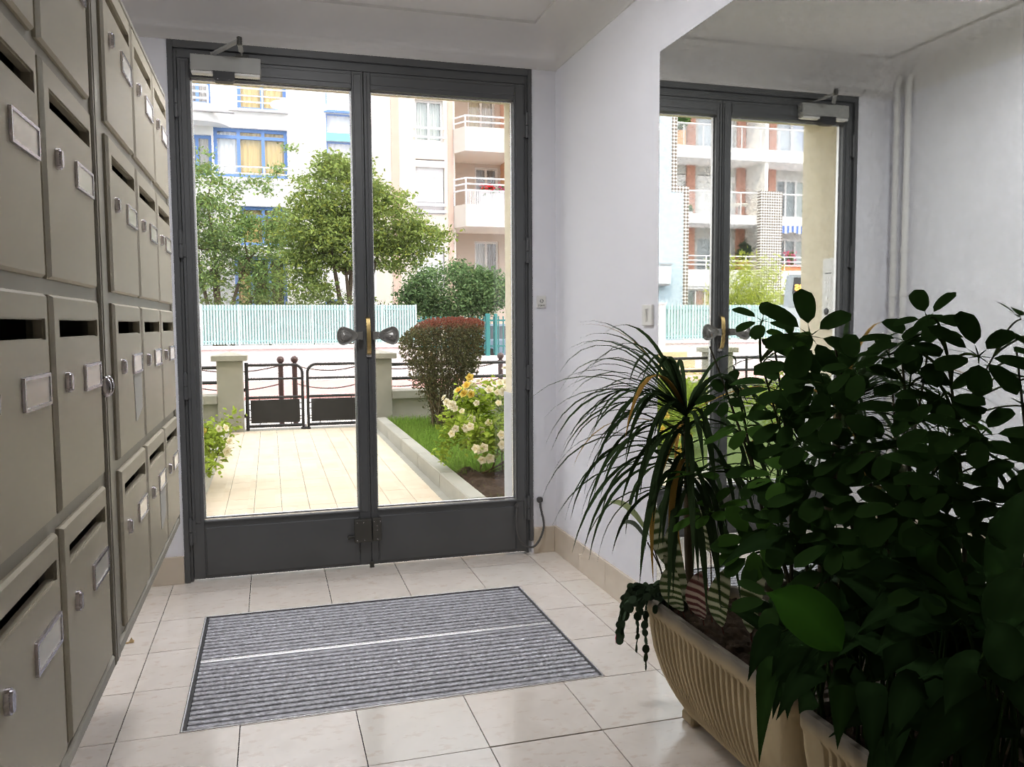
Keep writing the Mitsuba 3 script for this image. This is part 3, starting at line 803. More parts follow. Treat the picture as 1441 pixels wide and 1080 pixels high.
# ---- broad-leaved peace lily in the near planter
sk = thing('peace_lily', 'broad-leaved peace lily with large pointed leaves spilling over the near planter', 'potted plant')
SPA = [((.893, 1.124, .551), (.846, 1.275, .608), .088), ((.98, .966, .637), (.93, 1.012, .789), .075), ((1.0, 1.005, .755), (.95, 1.116, .635), .059), ((.93, .936, .659), (.88, 1.086, .588), .051), ((.97, .903, .698), (.92, .815, .880), .056), ((.93, 1.362, .444), (.88, 1.338, .244), .056), ((.93, 1.345, .499), (.88, 1.381, .392), .046), ((.92, 1.139, .502), (.87, 1.101, .399), .051), ((.92, 1.088, .512), (.87, 1.019, .411), .047), ((1.05, 1.071, .586), (1.0, 1.09, .692), .053), ((.95, 1.024, .603), (.90, 1.033, .538), .057), ((.95, 1.068, .552), (.90, 1.236, .477), .048), ((.95, .882, .656), (.90, .797, .785), .053), ((.93, .885, .627), (.88, .893, .550), .059), ((.93, .986, .554), (.88, .998, .445), .059), ((1.06, 1.086, .688), (1.01, 1.176, .704), .069), ((.95, .846, .611), (.90, .848, .704), .056), ((.95, 1.265, .513), (.90, 1.321, .408), .051)]
for k in range(60):
    b = np.array([r2.uniform(.95, 1.16), r2.uniform(.90, 1.40), r2.uniform(.44, .68)])
    az = r2.uniform(0, 2 * np.pi); L = r2.uniform(.13, .21)
    t_ = b + np.array([math.cos(az) * L, math.sin(az) * L, r2.uniform(-.16, .09)])
    if t_[0] < .86: t_[0] = .86
    SPA.append((tuple(b), tuple(t_), r2.uniform(.045, .07)))
for k in range(9):                                              # leaves that hang over the front rim
    y = r2.uniform(.88, 1.36)
    SPA.append(((r2.uniform(.93, .965), y, r2.uniform(.40, .52)), (r2.uniform(.88, .93), y + r2.uniform(-.05, .05), r2.uniform(.18, .40)), r2.uniform(.028, .06)))
for k in range(14):                                              # young leaves under the schefflera in the far planter
    y = r2.uniform(1.42, 1.60)
    SPA.append(((r2.uniform(1.0, 1.16), y, r2.uniform(.36, .48)), (r2.uniform(.93, 1.14), y + r2.uniform(-.12, .12), r2.uniform(.34, .52)), r2.uniform(.034, .05)))
for i, (b, t_, w) in enumerate(SPA):
    b, t_ = np.array(b), np.array(t_); L = np.linalg.norm(t_ - b)
    root = np.array([min(max(b[0] + r2.normal() * .04, 1.02), 1.2), min(max(b[1] + r2.normal() * .05, .96), 1.43), .305])
    s = np.linspace(0, 1, 12)
    lift = .12 * L if t_[2] > b[2] - .02 else .25 * L
    P = b + (t_ - b) * s[:, None] + np.array([0, 0, 1]) * (lift * np.sin(np.pi * s))[:, None]
    tt = np.linspace(0, 1, 8)[:, None]; md = np.array([(root[0] + b[0]) / 2 + .02, (root[1] + b[1]) / 2, max(b[2], root[2]) + .05])
    pet = tube((1 - tt) ** 2 * root + 2 * tt * (1 - tt) * md + tt ** 2 * b, [.003, .002], 6)
    side = None
    up = np.array([-.35, -.5, 1.0]) + .35 * r2.normal(size=3)
    if abs((t_ - b)[2]) > .6 * L: up = np.array([-1.0, -.5, .2]) + .3 * r2.normal(size=3)
    V, F = strip(clampx(P, 1.27), elliptic(12, w * .5, 1.75, .8), up=up, fold=.18)
    V = V + np.random.default_rng(i).normal(size=3) * 0 + np.sin(np.arange(len(V)) * 1.7)[:, None] * .0012
    g_ = .7 + .5 * r2.random()
    col = np.array((.017, .038, .012)) * g_
    if i == 0: col = np.array((.028, .085, .010))  # lit, translucent look of this leaf put into its colour
    elif i in (1, 5, 7): col = np.array((.018, .042, .010))
    col = np.tile(col, (len(V), 1)); col[1::3] *= 1.5                       # pale midrib
    lf = add(sk + '__leaf', (clampx(V, 1.284), F), 'm_leaf', True, rgb=col)
    add(lf + '__stalk', pet, 'm_leaf', True, rgb=(.03, .06, .015))

# ---- prayer plant with cross-striped leaves
ck = thing('prayer_plant', 'prayer plant with cream cross-striped leaves low in the planter below the dracaena', 'potted plant')
CAL = [((1.03, 1.93, .33), (.985, 1.90, .47), .060), ((1.05, 1.86, .33), (1.02, 1.80, .48), .062), ((1.06, 1.95, .34), (1.03, 1.99, .56), .055), ((1.07, 1.80, .33), (1.05, 1.74, .50), .055), ((1.10, 1.72, .34), (1.10, 1.66, .56), .055), ((1.03, 1.97, .42), (.995, 2.03, .60), .04), ((1.08, 1.88, .5), (1.05, 1.83, .64), .05)]
for i, (b, t_, w) in enumerate(CAL):
    b, t_ = np.array(b), np.array(t_); n = 45; s = np.linspace(0, 1, n)
    P = b + (t_ - b) * s[:, None] + np.array([-1, -.6, 0]) * (.025 * np.sin(np.pi * s))[:, None]
    V, F = strip(P, elliptic(n, w * .5, .9, .8), up=(-.9, -.7, .3), fold=.2)
    st = np.clip(.5 + 1.6 * np.sin(s * 2 * np.pi * 7.5), 0, 1)
    c = np.outer(1 - st, (.045, .07, .02)) + np.outer(st, (.40, .40, .27))
    if i == 1: c = np.outer(1 - st, (.10, .035, .03)) + np.outer(st, (.38, .30, .24))
    lf = add(ck + '__leaf', (V, F), 'm_leaf', True, rgb=np.repeat(c, 3, axis=0))
    add(lf + '__stalk', tube([(b[0] + .01, b[1], .302), b + [.004, 0, -.01], b + (t_ - b) * .04], .0016, 6), 'm_leaf', True, rgb=(.12, .04, .03))
for b, t_, w, rgb in (((1.0, 2.065, .50), (.935, 2.20, .575), .020, (.34, .40, .20)), ((.985, 2.05, .49), (.945, 2.15, .515), .016, (.10, .12, .09))):
    b, t_ = np.array(b), np.array(t_); s = np.linspace(0, 1, 12)
    P = b + (t_ - b) * s[:, None] + np.array([0, 0, .03]) * np.sin(np.pi * s)[:, None]
    lf = add(ck + '__leaf', strip(P, elliptic(12, w * .5, .5, .7), up=(-.4, -.5, 1), fold=.3), 'm_leaf', True, rgb=rgb); labels[lf] = {'label': 'curled pale leaf at the plant edge'}
    add(lf + '__stalk', tube([(1.03, 2.0, .305), (1.015, 2.03, .42), b], .002, 6), 'm_leaf', True, rgb=(.08, .07, .04))

# ---- Christmas cactus hanging over the far end of the trough
xk = thing('christmas_cactus', 'Christmas cactus with chains of flat segments hanging over the planter end', 'potted plant')
seg = np.array([(0, .0), (.18, .32), (.30, .40), (.55, .48), (.8, .42), (1.0, .14)])
oval = Polygon([(a, b) for a, b in seg] + [(a, -b) for a, b in seg[::-1]]).buffer(.04)
sm = plate(oval, 'z', -.05, .05)
segp = [mikit.ply(sm, 'm_leaf', smooth=False, color=np.tile((.055 * g, .085 * g, .05 * g), (len(sm.vertices), 1))) for g in (.7, 1.0, 1.35)]
for k in range(34):
    b = np.array([r2.uniform(1.0, 1.10), r2.uniform(2.0, 2.05), .33])
    az = r2.normal(2.3, .75); d = np.array([math.cos(az), math.sin(az), r2.uniform(.3, 1.1)]); d /= np.linalg.norm(d)
    n = r2.integers(6, 11); p = b.copy()
    if k < 4: n = 12
    sk_ = num(xk + '__chain')
    root = tube([b - [0, 0, .03], b, b + d * .01], .003, 6)
    scene[sk_] = mikit.ply(root, 'm_leaf', smooth=True, color=np.tile((.06, .07, .03), (len(root.vertices), 1)))
    for q in range(n):
        L = r2.uniform(.019, .027)
        if q == n - 1 and k < 1:
            add(sk_ + '__flower_bud', tube([p, p + d * .012, p + d * .03], [.002, .004, .001], 6), 'm_petal', True, rgb=(.5, .02, .10)); break
        u = np.cross(d, r2.normal(size=3)); u /= np.linalg.norm(u); w_ = np.cross(u, d)
        M = np.eye(4); M[:3, 0] = d * L; M[:3, 1] = u * L * .82; M[:3, 2] = w_ * L * .5; M[:3, 3] = p
        add(sk_ + '__segment', segp[r2.integers(0, 3)], None, tw=mi.ScalarTransform4f(M.tolist()))
        p = p + d * L * .96
        over = p[1] > 2.075 or p[0] < .97
        d = d + np.array([0, 0, -.30 - .25 * over]) + r2.normal(size=3) * .16
        if not over and d[2] < 0: d[2] *= .4
        d /= np.linalg.norm(d)
        if p[0] > 1.24: break
# ================================================================== OUTDOORS
ZG = -0.15
W_ = (0.72, 0.72, 0.73)
# ---- paved path of narrow tiles between two kerbs
struct(add('ground_path', bx(-.56, 1.34, 4.15, 10.35, ZG - .12, ZG - .006), 'm_concrete'), 'bed of the paved garden path')
tl = mikit.ply(bx(0, .1795, 0, .3275, -.02, 0, .0018), 'm_pathtile')
for i in range(9):
    for j in range(19):
        yy = 4.16 + .33 * j
        if -.515 + .1825 * i < 1.19 and yy < 10.1: add('ground_path__paving_tile', tl, None, tw=T(-.500 + .1825 * i, yy, ZG + .0008 * rng.random()))
for nm, xa, xb, lab in (('kerb', 1.205, 1.325, 'pale concrete kerb along the lawn side of the path, right of the path'), ('kerb', -.600, -.480, 'pale concrete kerb along the left flower bed')):
    kk = thing(nm, lab, 'kerb')
    for j in range(6):
        yy = 4.17 + .97 * j
        add(kk + '__kerb_stone', bx(xa, xb, yy, yy + .964, ZG - .1, -.03 + .002 * rng.random(), .008), 'm_concrete')


def field(x0, x1, y0_, y1_, nx, ny, z, amp, freq, seed):
    gx, gy = np.meshgrid(np.linspace(x0, x1, nx), np.linspace(y0_, y1_, ny), indexing='ij')
    gz = z + amp * (meshkit.fbm(np.stack([gx, gy, gx * 0], -1) * freq, 3, seed) - .5)
    i, j = np.meshgrid(np.arange(nx - 1), np.arange(ny - 1), indexing='ij'); a = i * ny + j
    return tri(np.stack([gx, gy, gz], -1).reshape(-1, 3), np.stack([a, a + ny, a + ny + 1, a + 1], -1).reshape(-1, 4))


struct(add('ground_lawn', field(1.32, 7.5, 4.15, 10.02, 40, 40, -.075, .01, 2, 1), 'm_matte', True, rgb=(.10, .16, .03)), 'lawn ground right of the path')
struct(add('ground_bed', field(1.326, 4.0, 4.15, 6.25, 90, 70, -.050, .10, 9, 2), 'm_soil'), 'dark earth flower bed by the wall')
struct(add('ground_lawn_left', field(-9.0, -.59, 4.15, 10.02, 40, 40, -.07, .03, 2, 3), 'm_matte', True, rgb=(.09, .13, .03)), 'planted ground left of the path')
r3 = np.random.default_rng(21)


def grass(x0, x1, y0_, y1_, n, h, keep=None):
    b = np.c_[r3.uniform(x0, x1, n), r3.uniform(y0_, y1_, n), np.full(n, -.085)]
    if keep is not None: b = b[keep(b)]
    n = len(b); d = r3.normal(size=(n, 3)) * [.35, .35, 0] + [0, 0, 1]
    s = np.c_[-d[:, 1], d[:, 0], d[:, 0] * 0]; s /= np.linalg.norm(s, axis=1, keepdims=True) + 1e-9
    hh = h * (.5 + r3.random((n, 1))); v = np.stack([b - s * .004, b + s * .004, b + d * hh], 1).reshape(-1, 3)
    c = np.array((.21, .33, .06)) * (.6 + .8 * r3.random((n, 1)))
    return tri(v, np.arange(3 * n).reshape(-1, 3)), np.repeat(c, 3, 0)


m, c = grass(1.33, 4.6, 5.6, 9.98, 52000, .07, lambda b: b[:, 1] > 5.9 + .35 * meshkit.fbm(b * 3, 3, 4))
tag(add('lawn_grass', m, 'm_leaf', False, rgb=c), 'short mown green grass between the kerb and the low wall', 'grass', kind='stuff')
m, c = grass(1.36, 3.6, 4.3, 6.1, 900, .05)
tag(add('weeds', m, 'm_leaf', False, rgb=c * .8), 'sparse green weeds sprouting on the dark earth bed', 'weeds', kind='stuff')

# ---- flowering rose bushes


def blob(n, c, rad, r, shell=.35):
    d = r.normal(size=(n, 3)); d /= np.linalg.norm(d, axis=1, keepdims=True)
    return np.asarray(c) + d * np.asarray(rad) * (shell + (1 - shell) * r.random((n, 1)) ** .5)


def clumps(centers, r, per, rad):
    return np.vstack([c + r.normal(size=(per, 3)) * rad for c in centers])


def rose(lab, base, balls, nl, nf, seed, pale=.75, size=.045, grp=None):
    r = np.random.default_rng(seed); k = thing('rose_bush', lab, 'rose bush', grp)
    vol = np.array([b[1][0] * b[1][1] * b[1][2] for b in balls]); vol /= vol.sum()
    cc = np.vstack([blob(max(4, int(90 * v)), b[0], b[1], r) for b, v in zip(balls, vol)])
    pts = clumps(cc, r, nl // len(cc), .05)
    pts = pts[pts[:, 2] > -.02]
    m, c = leafcloud(pts, size, seed, .9, .62, .3, (.36, .46, .075), .45)
    f = add(k + '__foliage', m, 'm_leaf', False, rgb=c); labels[f] = {'kind': 'stuff'}
    for i in range(9):
        t_ = cc[r.integers(len(cc))]; b = np.array(base) + r.normal(size=3) * [.05, .05, 0]
        P = np.array([b, b * .45 + t_ * .55 + [0, 0, -.06], t_])
        add(k + '__cane', tube(P, [.006, .003], 5, smoothpath=8), 'm_matte', True, rgb=(.10, .06, .035))
    hubs = []
    for i in range(max(3, nf // 5)):                                # trusses of four or five blooms on the outside of the bush
        b = balls[r.choice(len(balls), p=vol)]; d = r.normal(size=3) + [-.2, -.9, .75]; d /= np.linalg.norm(d)
        hubs.append((np.array(b[0]) + d * np.array(b[1]) * 1.12, r.random() < pale))
    for i in range(nf):
        hub, wh = hubs[i % len(hubs)]
        p = hub + r.normal(size=3) * .05; p[2] = max(p[2], .03); rr = r.uniform(.028, .042)
        col = np.array((.82, .77, .58) if wh else (.80, .62, .14)) * r.uniform(.8, 1.08)
        nx_ = p - np.mean([b[0] for b in balls], axis=0) + r.normal(size=3) * .08 + [0, -.25, .1]; nx_ /= np.linalg.norm(nx_)
        ea = np.cross(nx_, [.1, .2, 1]); ea /= np.linalg.norm(ea); eb = np.cross(nx_, ea)
        V, F = [], []
        for q in range(13):                                         # rings of cupped petals around the bloom's axis
            ring = 0 if q < 5 else 1 if q < 10 else 2
            th = 2 * np.pi * q / (5, 5, 3)[ring] + .6 * ring; lift = (.25, .75, 1.2)[ring]; s = rr * (1, .8, .6)[ring]
            d = (ea * math.cos(th) + eb * math.sin(th)) * math.cos(lift) + nx_ * math.sin(lift); s_ = -ea * math.sin(th) + eb * math.cos(th)
            o = len(V); V += [p, p + d * s * .6 + s_ * s * .5, p + d * s * 1.05, p + d * s * .6 - s_ * s * .5]; F += [(o, o + 1, o + 2), (o, o + 2, o + 3)]
        add(k + '__flower', (np.array(V), np.array(F)), 'm_matte', False, rgb=col)
    return k


rose('big rose bush with cream and yellow flowers right of the path', (1.60, 6.15, -.05), [((1.62, 6.2, .34), (.36, .36, .24)), ((1.95, 6.3, .40), (.40, .4, .26)), ((1.36, 6.25, .22), (.18, .25, .16)), ((2.2, 6.1, .25), (.4, .4, .3))], 7000, 150, 31, .8)
rose('low rose bush with yellow flowers at the left kerb', (-.62, 6.7, -.06), [((-.60, 6.7, .20), (.24, .35, .20)), ((-.42, 6.9, .26), (.16, .25, .14)), ((-.50, 6.25, .06), (.12, .25, .10)), ((-1.0, 6.9, .3), (.35, .4, .25))], 3600, 44, 32, .55)
rose('rose bush in the left garden, nearest to the railing in the mirror', (-1.7, 8.3, -.06), [((-1.7, 8.3, .28), (.55, .5, .28))], 2600, 24, 33, .5)
rose('wide rose bush in the left garden, further from the path', (-2.8, 7.6, -.06), [((-2.8, 7.6, .25), (.6, .6, .3))], 2600, 24, 34, .5)
# a cluster of blooms leaning over the kerb and red gladioli
rk = thing('gladiolus', 'coral red flower spike low beside the outer reveal', 'flower')
for (x, y, z0, z1) in ((1.86, 6.0, -.05, .12),):
    add(rk + '__stem', tube([(x, y, -.06), (x - .01, y, z1)], .004, 5), 'm_leaf', True, rgb=(.10, .2, .04))
    p = np.array([(x, y, z1)]) + r3.normal(size=(70, 3)) * [.03, .02, .022]; m, c = leafcloud(p, .035, 8, .2, .7, .2, (.75, .16, .07), .2)
    add(rk + '__flower', m, 'm_petal', False, rgb=c)
    add(rk + '__leaf', strip(np.array([(x, y, -.05), (x + .03, y - .05, .03), (x + .12, y - .1, .06), (x - .02, y - .16, .03)]), [.012, .025, .02, .002]), 'm_leaf', True, rgb=(.12, .28, .04))
rk = thing('gladiolus', 'coral red flower spike above the big rose bush', 'flower')
add(rk + '__stem', tube([(1.88, 6.7, -.06), (1.86, 6.72, .54)], .004, 5), 'm_leaf', True, rgb=(.10, .2, .04))
p = np.c_[1.86 + r3.normal(size=60) * .018, 6.72 + r3.normal(size=60) * .015, r3.uniform(.44, .60, 60)]; m, c = leafcloud(p, .03, 9, .2, .7, .2, (.75, .22, .10), .2)
add(rk + '__flower', m, 'm_petal', False, rgb=c)

# ---- the clipped red-tipped bush
hb = thing('photinia_bush', 'clipped flat-topped bush with reddish top leaves on the lawn', 'bush')
r4 = np.random.default_rng(41)
by = 9.1; bc = np.array([1.84, by, .0])
n = 62000; q = np.c_[r4.uniform(-1, 1, n), r4.uniform(-1, 1, n), r4.uniform(0, 1, n)]
zz = q[:, 2]; wid = .18 + .30 * np.clip((zz - .12) / .55, 0, 1) ** .7
rad_ = np.hypot(q[:, 0], q[:, 1]); keep = (rad_ < 1) & (rad_ > .20 + .35 * r4.random(n)) & (zz < 1 - .16 * np.clip(-q[:, 0], 0, 1) ** 1.5 - .05 * rad_ ** 3)
keep &= r4.random(n) < np.clip((zz - .16) * 1.5, .05, .9) * (1 - .45 * np.clip(-q[:, 0], 0, 1) * (zz < .75))
keep &= meshkit.fbm(q * [4, 4, 4] + 3, 3, 7) > .36
P = np.c_[bc[0] + q[:, 0] * wid, by + q[:, 1] * wid, -.02 + zz * 1.20][keep]
top = np.array([0])
m, c = leafcloud(P, .036, 42, .3, .42, .3, (.135, .135, .07), .5, tint=(lambda p, r: np.clip((p[:, 2] - 1.06 + .06 * r.random(len(p))) / .10, 0, .85) + .22 * (r.random(len(p)) < .15), (.27, .085, .06)))
f = add(hb + '__foliage', m, 'm_leaf', False, rgb=c); labels[f] = {'kind': 'stuff'}
for i in range(34):
    a = r4.uniform(0, 2 * np.pi); e = np.array([bc[0] + .36 * math.cos(a) * r4.random() ** .5, by + .36 * math.sin(a) * r4.random() ** .5, r4.uniform(.7, 1.02)])
    b = np.array([bc[0] + .07 * r4.normal(), by + .05 * r4.normal(), -.09])
    add(hb + '__branch', tube([b, (b + e) / 2 + [0, 0, -.12] + r4.normal(size=3) * .02, e], [.011, .008, .003], 5, smoothpath=8), 'm_matte', True, rgb=(.17, .135, .09))
h2 = thing('shrub', 'narrow reddish shrub at the left edge of the glass behind the pillar', 'bush')
p = blob(900, (-1.02, 10.75, .45), (.13, .2, .55), r4, .3); m, c = leafcloud(p, .05, 43, .3, .5, .3, (.13, .12, .05), .5, tint=(lambda p, r: .5 * (p[:, 2] > .6) * r.random(len(p)), (.35, .12, .06)))
f = add(h2 + '__foliage', m, 'm_leaf', False, rgb=c); labels[f] = {'kind': 'stuff'}
for i in range(4): add(h2 + '__branch', tube([(-1.02 + .02 * i, 10.75, -.2), (-1.06 + .03 * i, 10.72 + .02 * i, .3), (-1.1 + .05 * i, 10.7, .75)], .008, 5), 'm_matte', True, rgb=(.17, .135, .09))

# ---- gate pillars, low wall with coping, railings
YG = 10.2
for x0, x1, lab in ((-.605, -.320, 'concrete gate pillar left of the garden gate'), (1.115, 1.410, 'concrete gate pillar right of the garden gate, behind the door edge'), (-3.52, -3.20, 'concrete pillar in the left garden wall, seen in the mirror')):
    p = thing('gate_pillar', lab, 'pillar')
    add(p + '__shaft', bx(x0, x1, YG - .15, YG + .15, ZG - .1, .68, .006), 'm_concrete')
    cx, cy = (x0 + x1) / 2, YG; hw = (x1 - x0) / 2 + .055
    lo = bx(cx - hw, cx + hw, cy - .2, cy + .2, .68, .745, .004)
    py = hull([(cx - hw + .01, cy - .19, .744), (cx + hw - .01, cy - .19, .744), (cx + hw - .01, cy + .19, .744), (cx - hw + .01, cy + .19, .744), (cx, cy, .785)])
    add(p + '__cap', cat(lo, py), 'm_concrete')
for x0, x1, lab in ((1.411, 7.4, 'low grey wall with coping behind the lawn'), (-3.199, -.606, 'low grey wall with coping between the left pillars'), (-9.0, -3.521, 'low grey wall with coping beyond the mirrored pillar')):
    w = thing('low_wall', lab, 'wall')
    add(w + '__body', bx(x0, x1, YG - .11, YG + .11, ZG - .1, .185), 'm_concrete')
    nseg = max(1, round((x1 - x0) / 1.0)); L = (x1 - x0) / nseg
    for i in range(nseg): add(w + '__coping_stone', bx(x0 + L * i + .002, x0 + L * (i + 1) - .002, YG - .17, YG + .17, .185, .285, .006), 'm_concrete')
for x0, x1, lab in ((1.411, 7.4, 'black two-bar railing over the low wall on the right'), (-3.199, -.606, 'black two-bar railing over the low wall left of the gate'), (-9.0, -3.521, 'black two-bar railing over the far left low wall')):
    w = thing('railing', lab, 'railing')
    for z in (.425, .60): add(w + '__bar', tube([(x0, YG, z), (x1, YG, z)], .019, 8), 'm_black', smooth=40)
    for i in range(int((x1 - x0) / 2.4) + 1):
        xx = x1 - .3 - 2.3 * i
        if xx > x0 + .1 and (xx > 3.2 or xx < 0): add(w + '__post', tube([(xx, YG, .283), (xx, YG, .62)], .016, 8), 'm_black', smooth=40)

# ---- the black metal gate, two leaves
for x0, x1, sgn, lab in ((-.297, .372, 1, 'left leaf of the black tubular garden gate'), (.400, 1.085, -1, 'right leaf of the black tubular garden gate, beside the door edge')):
    g = thing('garden_gate', lab, 'gate')
    z0, zt, r_ = -.105, .62, .0165
    ex = x1 - r_ if sgn > 0 else x0 + r_          # free side, rounded at the top
    hx = x0 + r_ if sgn > 0 else x1 - r_
    arc = [(ex - sgn * .10 * (1 - math.sin(a)), YG, zt - .10 * (1 - math.cos(a))) for a in np.linspace(0, math.pi / 2, 8)]
    add(g + '__frame', tube([(hx, YG, zt)] + arc + [(ex, YG, z0 - .03)], r_, 10), 'm_black', smooth=50)
    add(g + '__hinge_post', tube([(hx, YG, z0 - .045), (hx, YG, zt + .03)], r_ * 1.25, 10), 'm_black', smooth=50)
    for z, rr in ((.455, .013), (.235, .015), (z0, .017)): add(g + '__rail', tube([(hx, YG, z), (ex, YG, z)], rr, 8), 'm_black', smooth=50)
    a, b = min(hx, ex) + .038, max(hx, ex) - .038
    add(g + '__infill_sheet', bx(a, b, YG - .004, YG + .004, z0 + .036, .205), 'm_black')
    for zz in (.16, .09, 0.0, -.03):
        for xx, d_ in ((a, -1), (b, 1)): add(g + '__clip', bx(min(xx, xx + d_ * .026), max(xx, xx + d_ * .026), YG - .005, YG + .005, zz - .005, zz + .005), 'm_black')
    for xx in (a + .1, b - .1):
        add(g + '__clip', bx(xx - .005, xx + .005, YG - .005, YG + .005, .203, .225), 'm_black'); add(g + '__clip', bx(xx - .005, xx + .005, YG - .005, YG + .005, z0 + .01, z0 + .038), 'm_black')
    for zz in (.33, .02): add(g + '__hinge', bx(hx - sgn * .036, hx, YG - .02, YG + .02, zz - .02, zz + .02, .003), 'm_black')
gs = thing('gate_stop', 'dark metal stop plate on the ground where the gate leaves meet', 'gate stop')
add(gs + '__plate', bx(.33, .44, YG - .05, YG + .05, ZG - .005, ZG + .012, .003), 'm_black')
add(gs + '__stud', bx(.376, .392, YG - .012, YG + .012, ZG + .01, ZG + .05, .003), 'm_black')

# ---- street
struct(add('ground_street', bx(-40, 25, 10.35, 36, -.45, -.21), 'm_asphalt'), 'pale street and ground beyond the gate')
struct(add('ground_pavement', bx(-40, 25, 10.35, 12.0, -.25, -.19), 'm_matte', rgb=(.50, .46, .42)), 'pavement in front of the garden wall')
struct(add('ground_pavement_far', bx(-40, 25, 15.0, 19.1, -.25, -.16), 'm_matte', rgb=(.46, .25, .235)), 'pinkish pavement across the street')
for x, lab in ((-1.0, 'brown bollard left of the gate, hidden by the pillar side'), (.115, 'brown street bollard with ball top, left one of the pair behind the gate'), (.285, 'brown street bollard with ball top, right one of the pair behind the gate'), (1.15, 'brown bollard hidden behind the middle of the doors'), (2.07, 'brown bollard behind the clipped bush'), (2.99, 'brown street bollard with ball top beside the outer reveal, over the railing')):
    b = thing('bollard', lab, 'bollard')
    add(b + '__shaft', cat(tube([(x, 10.8, -.195), (x, 10.8, .60)], .032, 14), tube([(x, 10.8, .57), (x, 10.8, .60)], .040, 14)), 'm_satin', 40, rgb=(.05, .026, .023))
    add(b + '__ball_top', cat(ball((x, 10.8, .655), .046, 2), tube([(x, 10.8, .60), (x, 10.8, .625)], .024, 10)), 'm_satin', True, rgb=(.055, .026, .023))
for xa, xb in ((-1.0, .115), (.285, 1.15), (1.15, 2.07), (2.07, 2.99)):
    for z in (.585, .355):
        t_ = np.linspace(0, 1, 14); P = np.c_[xa + (xb - xa) * t_, 10.8 + 0 * t_, z - .075 * 4 * t_ * (1 - t_)]
        k = add('bollard_chain', tube(P, .0075, 6), 'm_satin', 40, rgb=(.05, .026, .023))
        tag(k, {True: 'upper', False: 'lower'}[z > .5] + ' brown chain hanging between bollards ' + {-1.0: 'left of the gate', .285: 'behind the gate right leaf', 1.15: 'behind the clipped bush', 2.07: 'right of the clipped bush'}[xa], 'chain')

# ---- wall and slatted fence across the street
YF = 19.3


def slatfence(x0, x1, lab, pitch=.062):
    f = thing('slat_fence', lab, 'fence')
    add(f + '__base_wall', bx(x0, x1, YF - .1, YF + .15, -.21, .555), 'm_matte', rgb=W_)
    add(f + '__coping', bx(x0 - .02, x1 + .02, YF - .15, YF + .2, .555, .635, .008), 'm_matte', rgb=W_)
    n = int((x1 - x0) / pitch)
    sl = cat(*[bx(x0 + pitch * i, x0 + pitch * i + pitch * .62, YF - .012, YF + .004, .665, 1.545) for i in range(n)])
    s = add(f + '__slats', sl, 'm_matte', rgb=(.42, .60, .61)); labels[s] = {'kind': 'stuff'}
    add(f + '__backing_sheet', bx(x0, x1, YF + .02, YF + .026, .68, 1.53), 'm_matte', rgb=(.36, .55, .56))
    for z in (.735, 1.44): add(f + '__rail', bx(x0, x1, YF - .016, YF + .018, z - .014, z + .014), 'm_matte', rgb=(.33, .53, .54))
    k = int((x1 - x0) / .74)
    for i in range(k + 1): add(f + '__post', bx(x0 + (x1 - x0) * i / k - .018, x0 + (x1 - x0) * i / k + .018, YF - .022, YF + .03, .63, 1.55), 'm_matte', rgb=(.50, .68, .69))


slatfence(-4.6, 3.29, 'pale turquoise slatted fence on a white wall across the street')
slatfence(-14.5, -7.12, 'pale turquoise slatted fence on a white wall, seen in the mirror', .085)
pr = thing('fence_pillar', 'pale grey post at the end of the mirrored slatted fence', 'pillar')
add(pr + '__shaft', bx(-7.10, -6.93, YF - .14, YF + .15, -.22, 1.55, .01), 'm_matte', rgb=(.60, .63, .66))
add(pr + '__cap', bx(-7.12, -6.91, YF - .16, YF + .17, 1.55, 1.59, .008), 'm_matte', rgb=(.66, .68, .70))
st = thing('entrance_step', 'low beige stepped plinth by the pale blue building, seen in the mirror', 'step')
for i, (a, b, z0, z1) in enumerate(((-7.3, -5.3, -.17, .0), (-7.25, -5.3, .0, .2), (-7.2, -5.3, .2, .38))): add(st + '__tread', bx(a, b, 17.6 + .3 * i, 19.0, z0, z1, .01), 'm_matte', rgb=(.56, .46, .30))
# teal railing with gate post, right
tf = thing('teal_railing', 'dark teal upright-bar railing across the street on the right', 'railing')
add(tf + '__base_wall', bx(3.33, 9, YF - .1, YF + .12, -.21, .32), 'm_matte', rgb=W_)
for i in range(46): add(tf + '__bar', bx(3.40 + .118 * i, 3.424 + .118 * i, YF - .012, YF + .012, .38, 1.27), 'm_matte', rgb=(.04, .17, .175))
for z in (.55, 1.17): add(tf + '__rail', bx(3.33, 9, YF - .016, YF + .016, z - .02, z + .02), 'm_matte', rgb=(.04, .17, .175))
add(tf + '__gate_post', bx(4.98, 5.08, YF - .05, YF + .05, .318, 1.33, .008), 'm_matte', rgb=(.05, .21, .21))
add(tf + '__gate_post', bx(5.20, 5.26, YF - .05, YF + .05, .318, 1.33, .008), 'm_matte', rgb=(.05, .21, .21))
vn = thing('parked_van', 'blue-grey van parked behind the teal railing', 'van')
vy = 22.9
vb = hull([(5.3, vy, .1), (9.2, vy, .1), (5.3, vy + 1.6, .1), (9.2, vy + 1.6, .1), (5.25, vy, .60), (9.2, vy, .60), (5.25, vy + 1.6, .60), (9.2, vy + 1.6, .60), (5.8, vy + .15, 1.08), (9.1, vy + .15, 1.08), (5.8, vy + 1.45, 1.08), (9.1, vy + 1.45, 1.08)])
add(vn + '__body', vb, 'm_satin', rgb=(.16, .22, .30))
for i, (a, b) in enumerate(((5.95, 6.9), (7.0, 7.9), (8.0, 8.8))): add(vn + '__window', hull([(a, vy + .01, .66), (b, vy + .01, .66), (a + .1, vy + .12, 1.02), (b, vy + .12, 1.02), (a, vy + .15, .66), (b, vy + .15, .66), (a + .1, vy + .2, 1.02), (b, vy + .2, 1.02)]), 'm_satin', rgb=(.03, .05, .07))
